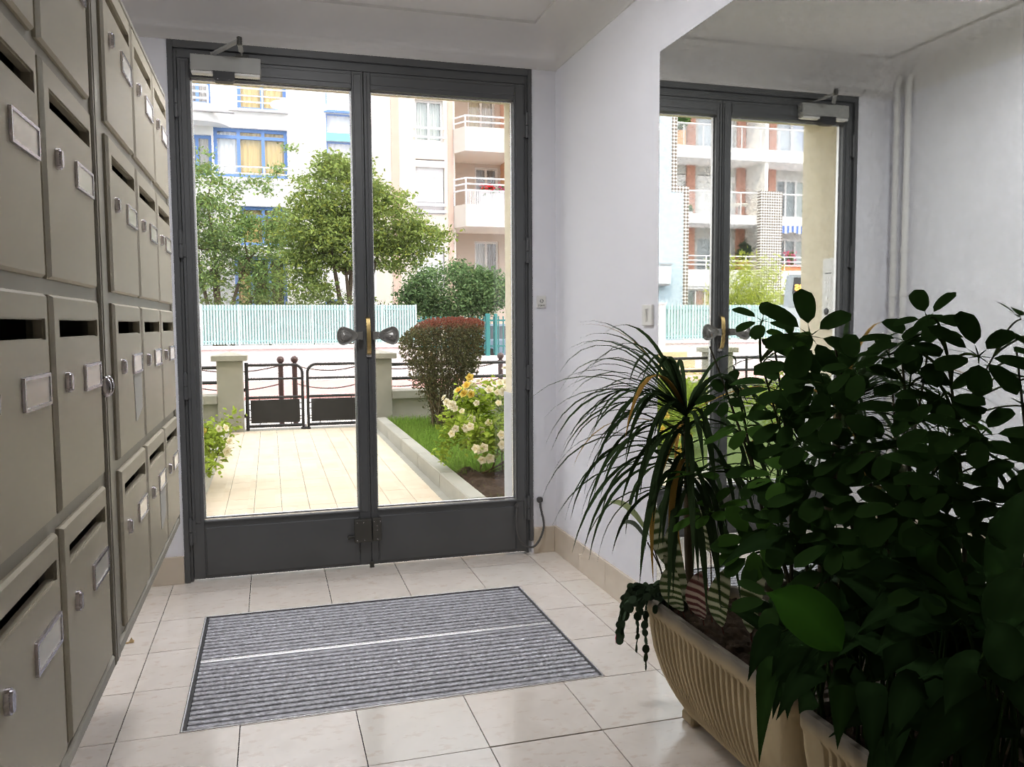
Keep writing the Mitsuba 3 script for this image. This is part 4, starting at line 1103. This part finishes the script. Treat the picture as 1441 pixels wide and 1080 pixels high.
for x in (6.0, 8.3): add(vn + '__wheel', cyl((x, vy - .02, .09), (x, vy + .2, .09), .3, 24), 'm_black', smooth=40)

# ---- bus stop sign seen in the mirror
bs = thing('bus_stop_sign', 'grey bus stop display with orange lettering seen in the mirror beside the jamb', 'sign')
ya = 13.0
add(bs + '__post', bx(-6.58, -6.46, ya + .02, ya + .14, -.2, 1.40, .01), 'm_satin', rgb=(.30, .34, .37))
hs = Polygon([(-6.42, 1.36), (-7.55, 1.36), (-7.50, 1.94), (-6.49, 1.94)])
add(bs + '__housing', plate(hs, 'y', ya, ya + .16), 'm_satin', rgb=(.26, .30, .34))
add(bs + '__housing', bx(-7.5, -6.40, ya + .01, ya + .15, .95, 1.36, .01), 'm_satin', rgb=(.42, .47, .52))
add(bs + '__screen', plate(Polygon([(-6.50, 1.60), (-7.45, 1.60), (-7.42, 1.89), (-6.53, 1.89)]), 'y', ya - .006, ya), 'm_black')
tm = meshkit.text_mesh('Écoles', .135, .004, bold=True); tm.apply_transform(trimesh.transformations.rotation_matrix(math.pi / 2, [1, 0, 0]))
tm.apply_translation(np.array([-6.545, ya - .0065, 1.665]) - [tm.bounds[1][0], tm.bounds[1][1], 0])
le = add(bs + '__led_lettering', tm, 'm_led', emitter={'type': 'area', 'radiance': {'type': 'rgb', 'value': [1.1, .26, .02]}}); labels[le] = {'label': 'orange lit letters'}

# ---- far buildings


def window(b, xa, xb, za, zb, y, ncol=2, frame=W_, fw=.05, fill=None, rail=None, transom=None, depth=.16):
    """a window set back in the wall whose face is at y: frame, panes, curtains, dark sheets for unlit rooms"""
    w = num(b + '__window'); yy = y + depth
    fr = sbox(xa, za, xb, zb); cells = []
    xsn = np.linspace(xa, xb, ncol + 1); zsn = [za] + ([transom] if transom else []) + [zb]
    for i in range(ncol):
        for j in range(len(zsn) - 1):
            c_ = sbox(xsn[i] + fw * (1 if i == 0 else .5), zsn[j] + fw * (1 if j == 0 else .5), xsn[i + 1] - fw * (1 if i == ncol - 1 else .5), zsn[j + 1] - fw * (1 if j == len(zsn) - 2 else .5))
            fr = fr.difference(c_); cells.append((i, c_.bounds))
    m_ = plate(fr, 'y', yy - .03, yy + .03)
    scene[w] = mikit.ply(m_, 'm_matte', color=np.tile(frame, (len(m_.vertices), 1)))
    for i, (x0, z0, x1, z1) in cells:
        add(w + '__pane', tri([(x0, yy, z0), (x1, yy, z0), (x1, yy, z1), (x0, yy, z1)], [(0, 1, 2, 3)]), 'm_pane')
        rgb = fill[i % len(fill)] if fill else (.10, .11, .12)  # dark fills are sheets that stand in for the unlit room
        n_ = 14; xx = np.linspace(x0 - .02, x1 + .02, n_); yo = yy + .10 + .025 * np.sin(np.arange(n_) * 2.1)
        V = np.r_[np.c_[xx, yo, np.full(n_, z0 - .02)], np.c_[xx, yo, np.full(n_, z1 + .02)]]
        add(w + '__curtain', tri(V, [(k, k + 1, n_ + k + 1, n_ + k) for k in range(n_ - 1)]), 'm_matte', True, rgb=rgb)
    if rail:
        for z in rail: add(w + '__rail', bx(xa - .05, xb + .05, y - .06, y - .03, z - .03, z + .03), 'm_matte', rgb=(.82, .82, .84))
    return w


def shutter(b, xa, xb, za, zb, y, rgb=(.70, .70, .72), depth=.1):
    n = max(3, int((zb - za) / .16)); h = (zb - za) / n
    s = num(b + '__roller_shutter')
    m_ = cat(*[bx(xa, xb, y + depth, y + depth + .03, za + h * i + .008, za + h * (i + 1)) for i in range(n)], bx(xa, xb, y + depth + .02, y + depth + .04, za, zb))
    scene[s] = mikit.ply(m_, 'm_matte', color=np.tile(rgb, (len(m_.vertices), 1)))
    add(s + '__box', bx(xa - .03, xb + .03, y - .01, y + depth + .04, zb, zb + .22, .01), 'm_matte', rgb=(.74, .73, .72))


def wall_with(b, name, x0, x1, z0, z1, y, holes, rgb, th=.3):
    p = sbox(x0, z0, x1, z1)
    for h in holes: p = p.difference(sbox(*h))
    add(b + '__' + name, plate(p, 'y', y, y + th), 'm_matte', rgb=rgb)


def rails(b, pts, zs, r=.03, rgb=(.82, .82, .84), posts=True, zp=None):
    for z in zs: add(b + '__rail', tube([(x, y, z) for x, y in pts], r, 6), 'm_matte', 50, rgb=rgb)
    if posts:
        for x, y in pts: add(b + '__rail_post', tube([(x, y, zp), (x, y, zs[0])], r, 6), 'm_matte', 50, rgb=rgb)


BL, YE, WB = (.17, .29, .60), (.55, .42, .18), (.70, .70, .71)
YB = 27.0
# B1: white building with blue window frames
b = thing('apartment_building', 'white apartment building with blue window frames behind the trees', 'building')
H1 = [(-.78, 7.66, .66, 9.15), (-1.50, 5.62, .66, 7.10), (-.80, 3.55, .58, 4.75), (-1.0, .55, .55, 3.22), (1.85, 7.77, 2.75, 9.1), (1.85, 7.10, 2.72, 7.72), (1.85, 5.3, 2.72, 6.86), (1.7, .7, 2.3, 1.9), (-2.3, 7.75, -1.55, 9.1), (-2.4, 5.62, -1.56, 6.84)]
H1 += [(-.78, 10.1, .66, 11.5), (1.85, 10.2, 2.75, 11.4), (-5.2, 2.0, -3.8, 3.4), (-5.2, 5.0, -3.8, 6.4), (-5.2, 8.0, -3.8, 9.4)]
wall_with(b, 'front_wall', -6.4, 3.34, -.25, 12.5, YB, H1, WB)
add(b + '__back_wall', bx(-6.4, 3.34, YB + 1.0, YB + 6, -.25, 12.5), 'm_matte', rgb=(.5, .5, .5))
for i, h in enumerate(H1):
    blue = BL if i not in (4, 5, 6) else (.30, .42, .75)
    if i in (0, 1): window(b, *[h[k] for k in (0, 2, 1, 3)], YB, 3 if i == 1 else 2, BL, .10, [(.62, .66, .70), YE, YE] if i == 1 else [YE, YE], None, h[3] - .26 if i == 1 else None)
    elif i == 2: window(b, h[0], h[2], h[1], h[3], YB, 2, BL, .10, [YE, (.5, .4, .2)], None, h[3] - .3)
    elif i == 3: window(b, h[0], h[2], h[1], h[3], YB, 3, (.22, .32, .58), .10, [(.50, .40, .22), (.07, .075, .05), (.09, .085, .05)], None, 1.0)
    elif i in (4, 6): window(b, h[0], h[2], h[1], h[3], YB, 1, blue, .05, [(.80, .80, .82)])
    elif i == 5: window(b, h[0], h[2], h[1], h[3], YB, 1, blue, .04, [(.72, .74, .78)])
    elif i == 7: window(b, h[0], h[2], h[1], h[3], YB, 1, (.22, .36, .66), .06, [(.05, .08, .09)], None, 1.6)
    else: window(b, h[0], h[2], h[1], h[3], YB, 2, BL, .09, [(.30, .29, .27), (.42, .41, .38)])
add(b + '__sill', bx(1.80, 2.75, YB - .05, YB + .05, 7.73, 7.80), 'm_matte', rgb=BL)
add(b + '__panel', bx(1.85, 2.74, YB - .02, YB + .1, 6.86, 7.10), 'm_matte', rgb=(.25, .60, .66))
add(b + '__sill', bx(-1.45, .72, YB - .10, YB + .05, 7.60, 7.68), 'm_matte', rgb=(.66, .66, .70))
rails(b, [(-1.4, YB - .35), (-.05, YB - .35), (.70, YB - .35)], (8.20, 7.98, 7.80), .022, zp=7.62)
rails(b, [(-2.6, YB - .35), (-1.6, YB - .35)], (8.20, 8.02, 7.83), .03, zp=7.45)
rails(b, [(-1.5, YB - .3), (-.05, YB - .3), (.66, YB - .3)], (5.88, 5.68), .025, zp=5.6)
# rounded balcony slab at the left
ang = np.linspace(-np.pi / 2, 0, 10)
sl = Polygon([(-6.4, YB), (-6.4, YB - .7)] + [(-1.9 + .9 * math.cos(a), YB + .2 + .9 * math.sin(a)) for a in ang] + [(-1.0, YB)])
add(b + '__balcony', plate(sl, 'z', 7.10, 7.62), 'm_matte', rgb=WB)
add(b + '__ledge', bx(-3.0, -.85, YB - .76, YB - .6, 7.36, 7.40), 'm_matte', rgb=(.45, .45, .48))
sl2 = Polygon([(-6.4, YB), (-6.4, YB - .55), (-2.0, YB - .55), (-1.5, YB - .3), (-1.3, YB)])
add(b + '__balcony', plate(sl2, 'z', 4.75, 5.55), 'm_matte', rgb=WB)
add(b + '__roof', bx(-6.5, 3.34, YB - .2, YB + 6.2, 12.5, 12.8), 'm_matte', rgb=(.5, .5, .5))

# B2: cream and peach building with balconies
PE, CRM = (.60, .45, .38), (.66, .60, .54)
b = thing('apartment_building', 'cream and peach apartment building with balconies and geraniums on the right', 'building')
YC = 27.3
H2 = [(4.72, 7.08, 5.66, 8.42), (4.72, 4.72, 5.68, 6.50), (4.70, 9.9, 5.66, 11.0), (4.72, 2.2, 5.66, 3.9)]
wall_with(b, 'front_wall', 3.36, 6.02, -.25, 12.2, YC, H2, CRM)
add(b + '__pilaster', bx(3.93, 4.18, YC - .03, YC + .02, -.25, 12.2), 'm_matte', rgb=PE)
add(b + '__pilaster', bx(5.80, 5.97, YC - .03, YC + .02, -.25, 12.2), 'm_matte', rgb=PE)
add(b + '__back_wall', bx(3.36, 6.0, YC + .9, YC + 6, -.25, 12.2), 'm_matte', rgb=(.5, .5, .5))
for h in (H2[0], H2[2]): window(b, h[0], h[2], h[1], h[3], YC, 2, W_, .07, [(.48, .54, .53)], (h[1] + .13, h[1] + .42))
shutter(b, H2[1][0] + .02, H2[1][2] - .02, 5.12, 6.24, YC)
add(b + '__panel', bx(H2[1][0], H2[1][2], YC + .12, YC + .16, 4.72, 5.12), 'm_matte', rgb=(.45, .45, .48))
for z in (4.80, 5.02): add(b + '__rail', bx(H2[1][0] - .05, H2[1][2] + .05, YC - .06, YC - .02, z - .045, z + .045), 'm_matte', rgb=(.80, .80, .84))
shutter(b, H2[3][0] + .02, H2[3][2] - .02, 2.3, 3.65, YC)
YR = YC + 1.5                                                       # recessed wall behind the balconies
HR = [(6.85, 7.9, 7.85, 9.35), (7.08, 5.05, 7.95, 6.62), (7.05, 2.5, 7.95, 4.02), (7.0, 10.0, 8, 12)]
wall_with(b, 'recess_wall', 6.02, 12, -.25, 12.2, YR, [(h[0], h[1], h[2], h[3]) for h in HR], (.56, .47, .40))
add(b + '__side_wall', bx(6.0, 6.04, YC, YR, -.25, 12.2), 'm_matte', rgb=(.76, .68, .6))
add(b + '__back_wall', bx(6.04, 12, YR + 1, YR + 5, -.25, 12.2), 'm_matte', rgb=(.5, .5, .5))
for h, f in zip(HR, ([(.50, .44, .30), (.45, .42, .36)], [(.30, .30, .31), (.20, .20, .21)], [(.44, .43, .40), (.20, .18, .16)], [(.4, .4, .4)])):
    window(b, h[0], h[2], h[1], h[3], YR, 2, (.70, .68, .66), .08, f)
add(b + '__pilaster', bx(8.02, 8.5, YR - .5, YR, 4.3, 6.75), 'm_matte', rgb=(.55, .30, .14))
add(b + '__pilaster', bx(8.02, 8.5, YR - .5, YR, 7.5, 9.6), 'm_matte', rgb=(.60, .36, .26))
for (zs_, zt_, zr) in ((6.72, 7.50, (7.85, 7.66)), (4.28, 5.0, (5.85, 5.66, 5.46)), (9.3, 10.0, (10.4,)), (11.6, 12.2, ())):
    pb = Polygon([(5.98, YC), (6.25, YC - .6), (12, YC - .6), (12, YR), (5.98, YR)])
    add(b + '__balcony', plate(pb, 'z', zs_, zs_ + .18), 'm_matte', rgb=CRM)
    par = Polygon([(5.98, YC), (6.25, YC - .6), (12, YC - .6), (12, YC - .5), (6.30, YC - .5), (6.06, YC)])
    add(b + '__parapet', plate(par, 'z', zs_ + .18, zt_), 'm_matte', rgb=CRM)
    if zr: rails(b, [(6.0, YC - .02), (6.27, YC - .57), (7.9, YC - .57), (9.5, YC - .57)], zr, .028, zp=zt_)
for x in np.linspace(6.3, 8.6, 40): add(b + '__baluster', bx(x - .012, x + .012, YC - .58, YC - .55, 5.0, 5.46), 'm_matte', rgb=(.78, .78, .80))
gp = thing('geraniums', 'red and pink geraniums on the balcony of the cream building', 'flowers')
p = np.c_[r4.uniform(6.78, 7.75, 260), YC - .45 + .08 * r4.normal(size=260), 5.5 + .07 * r4.normal(size=260)]
m, c = leafcloud(p[:130], .09, 3, .6, .8, .3, (.05, .16, .03), .4); add(gp + '__foliage', m, 'm_leaf', False, rgb=c); 
cc = np.array([(.7, .03, .04)] * 60 + [(.85, .75, .75)] * 20 + [(.75, .05, .25)] * 50); order = np.argsort(p[130:, 0])
m, c = leafcloud(p[130:][order] + [0, -.08, .06], .085, 4, .5, .9, .2, (1, 1, 1), .1); add(gp + '__blossom', m, 'm_petal', False, rgb=np.repeat(cc, 4, axis=0) * c)
labels[gp + '__foliage'] = {'kind': 'stuff'}; labels[gp + '__blossom'] = {'kind': 'stuff'}
add(gp + '__trough', bx(6.75, 7.8, YC - .50, YC - .36, 5.0, 5.46, .01), 'm_matte', rgb=(.62, .62, .66))
add(b + '__roof', bx(3.36, 12.1, YC - .7, YC + 6, 12.2, 12.5), 'm_matte', rgb=(.5, .5, .5))

# B3: pale blue wing with mosaic edge strips (mirror)
PB = (.47, .57, .66)
b = thing('pale_blue_building', 'pale blue building wing with mosaic-tiled edges, seen in the mirror', 'building')
add(b + '__wing_wall', bx(-8.68, -6.5, 22.0, 31, -.25, 12), 'm_matte', rgb=PB)
add(b + '__wing_wall', bx(-9.07, -8.68, 22.0, 31, -.25, 4.87), 'm_matte', rgb=PB)
add(b + '__mosaic_strip', bx(-8.85, -8.68, 21.99, 31, 4.87, 12), 'm_lattice')
add(b + '__mosaic_strip', bx(-9.24, -8.68, 21.99, 31, 4.87, 5.04), 'm_lattice')
add(b + '__mosaic_strip', bx(-9.24, -9.07, 21.99, 31, -.25, 4.87), 'm_lattice')
add(b + '__meter_box', bx(-8.54, -7.6, 21.7, 22.0, 2.2, 2.74, .01), 'm_matte', rgb=(.74, .80, .86))
add(b + '__box_ledge', bx(-8.56, -7.6, 21.66, 22.0, 2.74, 2.79), 'm_matte', rgb=(.35, .37, .40))
add(b + '__box_ledge', bx(-8.5, -7.6, 21.72, 22.0, 2.15, 2.2), 'm_matte', rgb=(.25, .25, .27))

# B4: white building with long balconies, salmon pilasters (mirror)
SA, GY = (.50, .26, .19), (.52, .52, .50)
b = thing('balcony_building', 'white building with long balconies, salmon pilasters and a mosaic column, seen in the mirror', 'building')
YD = 27.0; YW = 28.4; xa, xb = -24.0, -9.3
LEV = [(6.97, 7.35), (4.66, 4.97), (2.40, 3.00), (9.3, 9.7), (11.6, 12.0)]
HB = []
for (z0, z1, t_) in ((5.0, 6.75, 0), (3.02, 4.45, 1), (7.4, 9.1, 2), (9.75, 11.4, 2)):
    HB += [(-14.6, z0, -13.05, z1 - .1, 0, t_), (-17.9, z0, -16.5, z1 - .1, 1, t_), (-12.52, z0, -12.0, z1 - .1, 2, t_), (-21.5, z0, -19.5, z1, 1, t_)]
HB.append((-13.1, .9, -11.95, 2.30, 3, 3)); HB.append((-17.2, 1.2, -15.75, 2.1, 4, 3))
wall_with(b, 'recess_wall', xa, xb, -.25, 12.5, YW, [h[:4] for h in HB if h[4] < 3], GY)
add(b + '__ground_wall', plate(sbox(xa, -.25, xb, 2.42).difference(sbox(-13.1, .9, -11.95, 2.30)).difference(sbox(-17.2, 1.2, -15.75, 2.1)), 'y', YD + .05, YD + .3), 'm_matte', rgb=WB)
add(b + '__back_wall', bx(xa, xb, YW + 1, YW + 5, -.25, 12.5), 'm_matte', rgb=(.5, .5, .5))
for (x0, z0, x1, z1, kd, t_) in HB:
    if kd in (0, 2) and t_ == 0: shutter(b, x0, x1, z0, z1 - .25, YW, (.72, .72, .71))
    elif kd == 3: window(b, x0, x1, z0, z1, YD + .05, 3, (.70, .70, .68), .04, [(.55, .48, .24), (.36, .20, .12), (.12, .16, .12)])
    elif kd == 4: window(b, x0, x1, z0, z1, YD + .05, 2, (.3, .2, .15), .05, [(.18, .10, .07)])
    elif t_ == 2: window(b, x0, x1, z0, z1, YW, 2, W_, .07, [(.55, .60, .72), (.5, .55, .6)])
    else: window(b, x0, x1, z0, z1, YW, 2 if kd == 0 else 3, W_, .08, [(.40, .45, .44), (.20, .24, .25), (.10, .12, .13)])
for z0, z1 in ((5.0, 6.97), (3.0, 4.66), (7.35, 9.3)):
    for x0, x1 in ((-12.90, -12.56), (-15.04, -14.68), (-16.38, -16.08), (-18.5, -18.1)): add(b + '__pilaster', bx(x0, x1, YW - .08, YW, z0, z1), 'm_matte', rgb=SA)
    add(b + '__partition', bx(-15.20, -15.06, YD + .05, YW, z0, z1), 'm_matte', rgb=(.70, .70, .68))
for z0, z1 in LEV: add(b + '__slab', bx(xa, -9.25, YD, YW, z0, z1), 'm_matte', rgb=WB)
add(b + '__mosaic_column', bx(-15.62, -14.72, YD - .25, YD - .02, -.25, 5.86), 'm_lattice')
# glass balustrades on the two upper floors, barred one below
for zb, zt in ((7.40, 8.14), (5.0, 5.78)):
    for i in range(9):
        x0 = -9.4 - .78 * i
        if x0 - .74 > -14.7 or x0 < -15.65 or zb > 6:
            add(b + '__glass_panel', tri([(x0, YD + .04, zb), (x0 - .75, YD + .04, zb), (x0 - .75, YD + .04, zt), (x0, YD + .04, zt)], [(0, 1, 2, 3)]), 'm_pane')
    add(b + '__handrail', tube([(-9.3, YD + .04, zt + .03), (-18, YD + .04, zt + .03)], .03, 6), 'm_matte', 50, rgb=W_)
    add(b + '__foot_rail', bx(-18, -9.3, YD + .02, YD + .06, zb - .05, zb), 'm_matte', rgb=(.62, .63, .64))
    for i in range(9): add(b + '__rail_post', tube([(-9.4 - .78 * i, YD + .06, zb - .05), (-9.4 - .78 * i, YD + .06, zt + .03)], .018, 6), 'm_matte', 50, rgb=W_)
rails(b, [(-9.4 - .82 * i, YD + .06) for i in range(10)], (3.50, 3.33, 3.18), .025, zp=3.0)
aw = thing('awning', 'blue and white striped awning valance on the balcony building, seen in the mirror', 'awning')
for i in range(18): add(aw + '__stripe', bx(-17.4 + .1 * i, -17.3 + .1 * i, YD + .0, YD + .012, 4.40 - .03 * math.sin(i), 4.655), 'm_matte', rgb=(.10, .18, .48) if i % 2 else W_)


def shrub(lab, c_, rad, n, size, col, seed, cat_='bush', asp=.5, up=.4, trunk=True):
    k = thing('balcony_plant' if c_[2] > 2.4 else 'shrub', lab, cat_)
    r = np.random.default_rng(seed); cl_ = blob(max(6, n // 25), c_, rad, r, .2)
    m, c = leafcloud(clumps(cl_, r, 25, min(rad) * .22), size, seed, up, asp, .3, col, .45)
    f = add(k + '__foliage', m, 'm_leaf', False, rgb=c); labels[f] = {'kind': 'stuff'}
    if trunk: add(k + '__stem', tube([(c_[0], c_[1], c_[2] - rad[2] * 1.0), (c_[0], c_[1], c_[2])], .02, 6), 'm_matte', True, rgb=(.15, .11, .07))
    return k


k = shrub('dark green shrub in a pot on the lowest balcony, seen in the mirror', (-14.5, YD + .5, 3.75), (.28, .25, .36), 1300, .07, (.05, .09, .06), 51)
add(k + '__pot', cyl((-14.5, YD + .5, 3.0), (-14.5, YD + .5, 3.4), .2, 16), 'm_matte', 40, rgb=(.45, .2, .12))
k = shrub('bushy green plant on the top balcony beside the mosaic strip, seen in the mirror', (-11.75, YD + .35, 8.35), (.3, .25, .4), 900, .09, (.12, .24, .06), 52)
add(k + '__pot', cyl((-11.75, YD + .35, 7.35), (-11.75, YD + .35, 7.95), .2, 16), 'm_matte', 40, rgb=(.6, .35, .2))
k = shrub('small green plant on the middle balcony floor, seen in the mirror', (-12.15, YD + .4, 5.2), (.2, .15, .12), 350, .07, (.10, .22, .05), 53)
add(k + '__pot', cyl((-12.15, YD + .4, 4.97), (-12.15, YD + .4, 5.1), .15, 12), 'm_matte', 40, rgb=(.5, .5, .5))
k = shrub('pink and green flowers in a box on the lowest balcony, seen in the mirror', (-16.2, YD + .2, 3.45), (.35, .12, .3), 500, .08, (.16, .26, .06), 54)
add(k + '__pot', bx(-16.7, -15.75, YD + .1, YD + .35, 3.0, 3.22), 'm_matte', rgb=(.60, .22, .10))
p = np.c_[r4.uniform(-16.5, -15.9, 60), YD + .05 + .05 * r4.random(60), r4.uniform(3.15, 3.75, 60)]; m, c = leafcloud(p, .09, 5, .3, .8, .2, (.75, .12, .25), .3); f = add(k + '__blossom', m, 'm_petal', False, rgb=c); labels[f] = {'kind': 'stuff'}
tb_ = thing('balcony_table', 'small pale table on the middle balcony beside the mosaic column, seen in the mirror', 'table')
add(tb_ + '__tabletop', cyl((-14.3, YD + .55, 5.42), (-14.3, YD + .55, 5.46), .38, 20), 'm_matte', 40, rgb=(.6, .58, .52))
add(tb_ + '__leg', cyl((-14.3, YD + .55, 4.972), (-14.3, YD + .55, 5.42), .03, 8), 'm_matte', 40, rgb=(.3, .3, .3))


def bamboo(lab, c_, w, h, n, seed):
    k = thing('bamboo', lab, 'bamboo'); r = np.random.default_rng(seed)
    b0 = np.c_[c_[0] + w * .5 * r.normal(size=n), c_[1] + .3 * r.normal(size=n)]
    pts = []
    for i, (x, y) in enumerate(b0):
        hh = h * r.uniform(.6, 1.08); tip = np.array([x + .35 * r.normal(), y + .3 * r.normal(), hh])
        P = np.array([(x, y, -.2), (x, y, hh * .6), tip])
        if i < 14: add(k + '__cane', tube(P, [.012, .004], 5, smoothpath=6), 'm_leaf', True, rgb=(.25, .33, .06))
        t_ = r.uniform(.35, 1, 90)[:, None]; pts.append((1 - t_) ** 2 * P[0] + 2 * t_ * (1 - t_) * P[1] + t_ ** 2 * P[2] + r.normal(size=(90, 3)) * [.12, .12, .08])
    m, c = leafcloud(np.vstack(pts), .15, seed, .5, .14, .3, (.42, .48, .07), .45)
    f = add(k + '__foliage', m, 'm_leaf', False, rgb=c); labels[f] = {'kind': 'stuff'}


bamboo('yellow-green bamboo clump behind the mirrored fence, left of the mosaic column', (-10.55, 20.9), 1.0, 2.85, 90, 61)
bamboo('smaller yellow-green bamboo clump in front of the mosaic column, seen in the mirror', (-13.4, 23.2), .75, 2.2, 28, 62)

# ---- trees across the street


def tree(lab, base, trunks, balls, nc, per, seed, col, size=.10, tw=.09, rad=.16):
    k = thing('tree', lab, 'tree'); r = np.random.default_rng(seed)
    vol = np.array([b[1][0] * b[1][1] * b[1][2] for b in balls]) ** .8; vol /= vol.sum()
    cc = np.vstack([blob(max(3, int(nc * v)), b[0], b[1], r, .30) for b, v in zip(balls, vol)])
    pts = clumps(cc, r, per, [rad, rad, rad * .5])
    m, c = leafcloud(pts, size, seed, .55, .5, .3, col, .45, tint=(lambda p, r_: .55 * (r_.random(len(p)) < .18), (.33, .36, .06)))
    f = add(k + '__foliage', m, 'm_leaf', False, rgb=c); labels[f] = {'kind': 'stuff'}
    base = np.array(base)
    for t_ in trunks:
        t_ = np.array(t_); P = [base + r.normal(size=3) * [.12, .1, 0], (base + t_) / 2 + [.1 * r.normal(), .1, .1], t_]
        add(k + '__trunk', tube(P, [tw, tw * .7, tw * .4], 8, smoothpath=10), 'm_matte', True, rgb=(.12, .09, .065))
        near = cc[np.argsort(np.linalg.norm(cc - t_, axis=1))[:70]]
        for e in near[r.permutation(len(near))[:9]]:
            add(k + '__branch', tube([t_, (t_ + e) / 2 + [0, 0, -.08], e], [tw * .32, tw * .1], 5, smoothpath=6), 'm_matte', True, rgb=(.12, .09, .065))
    return k


def scaled(balls, k): return [((c[0] * k, c[1] * k, 1.1 + (c[2] - 1.1) * k), (q[0] * k, q[1] * k, q[2] * k)) for c, q in balls]


k_ = 24.9 / 23
tree('light green feathery tree at the left behind the turquoise fence', (-1.3, 24.9, -.3), [(-1.5, 24.9, 2.7), (-.55, 24.9, 3.0), (-.2, 24.9, 2.4), (-1.95, 24.9, 3.3), (-1.6, 24.9, 4.6)],
     scaled([((-1.3, 23, 3.9), (.9, .8, 1.1)), ((-.5, 23, 3.2), (1.0, .8, .8)), ((-1.6, 23, 2.6), (.6, .8, .75)), ((-1.5, 23, 5.1), (.35, .5, .5)), ((-.2, 23, 2.2), (.65, .6, .5)), ((-2.6, 23, 3.6), (.9, .8, 1.2)), ((.35, 23, 3.7), (.45, .6, .5)), ((.25, 23, 5.2), (.30, .2, .25)), ((-.2, 23, 4.75), (.4, .25, .35)), ((.6, 23, 5.7), (.13, .1, .13))], k_),
     560, 34, 71, (.25, .36, .14), .10, .08, .15)
k_ = 22.1 / 22.8
tree('broad rounded green tree in the middle behind the turquoise fence', (2.08, 22.1, -.3), [(1.95, 22.1, 2.4), (1.55, 22.1, 3.2), (2.8, 22.0, 3.0), (2.3, 22.2, 3.8)],
     scaled([((1.95, 22.8, 4.5), (1.25, 1.0, 1.0)), ((1.2, 22.8, 3.6), (.9, .9, .85)), ((3.0, 22.8, 4.0), (1.1, .9, 1.0)), ((2.0, 22.6, 3.3), (1.2, .9, .7)), ((4.0, 22.8, 3.45), (.9, .7, .5)), ((3.4, 22.8, 2.9), (.9, .7, .45)), ((.75, 22.8, 2.6), (.5, .6, .55)), ((2.0, 22.8, 5.3), (.8, .6, .4)), ((1.5, 22.8, 2.7), (.7, .6, .35)), ((1.1, 22.8, 2.05), (.7, .5, .3))], k_),
     950, 36, 72, (.245, .325, .10), .10, .09, .15)
b = thing('evergreen_shrub', 'dense dark evergreen shrub with a rounded top behind the teal railing', 'bush')
r5 = np.random.default_rng(81)
cc = np.vstack([blob(260, (4.6, 21.1, 1.9), (1.25, .8, .72), r5, .55), blob(120, (5.5, 21.1, 1.95), (.75, .7, .55), r5, .5), blob(70, (3.7, 21.1, 1.7), (.6, .6, .5), r5, .5)])
m, c = leafcloud(clumps(cc, r5, 32, [.13, .13, .1]), .105, 82, .6, .42, .3, (.14, .225, .10), .5, tint=(lambda p, r_: .5 * (r_.random(len(p)) < .15), (.24, .32, .12)))
f = add(b + '__foliage', m, 'm_leaf', False, rgb=c); labels[f] = {'kind': 'stuff'}
for x in (3.9, 4.5, 5.1, 5.5): add(b + '__trunk', tube([(4.6 + (x - 4.6) * .5, 21.1, -.25), (x, 21.1, 1.6)], [.06, .03], 7), 'm_matte', True, rgb=(.12, .09, .065))
hedge = thing('hedge', 'low dark shrubs right behind the turquoise fence under the trees', 'hedge')
p = np.vstack([blob(70, (x, 20.45, 1.35), (.7, .35, .5), r5, .3) for x in np.arange(-3, 2.1, 1.0)]); m, c = leafcloud(clumps(p, r5, 14, .12), .09, 83, .5, .45, .3, (.15, .19, .07), .5)
f = add(hedge + '__foliage', m, 'm_leaf', False, rgb=c); labels[f] = {'kind': 'stuff'}
for x in np.arange(-3, 2.1, 1.0): add(hedge + '__stem', tube([(x, 20.45, -.25), (x, 20.45, 1.2)], .03, 6), 'm_matte', True, rgb=(.12, .09, .065))
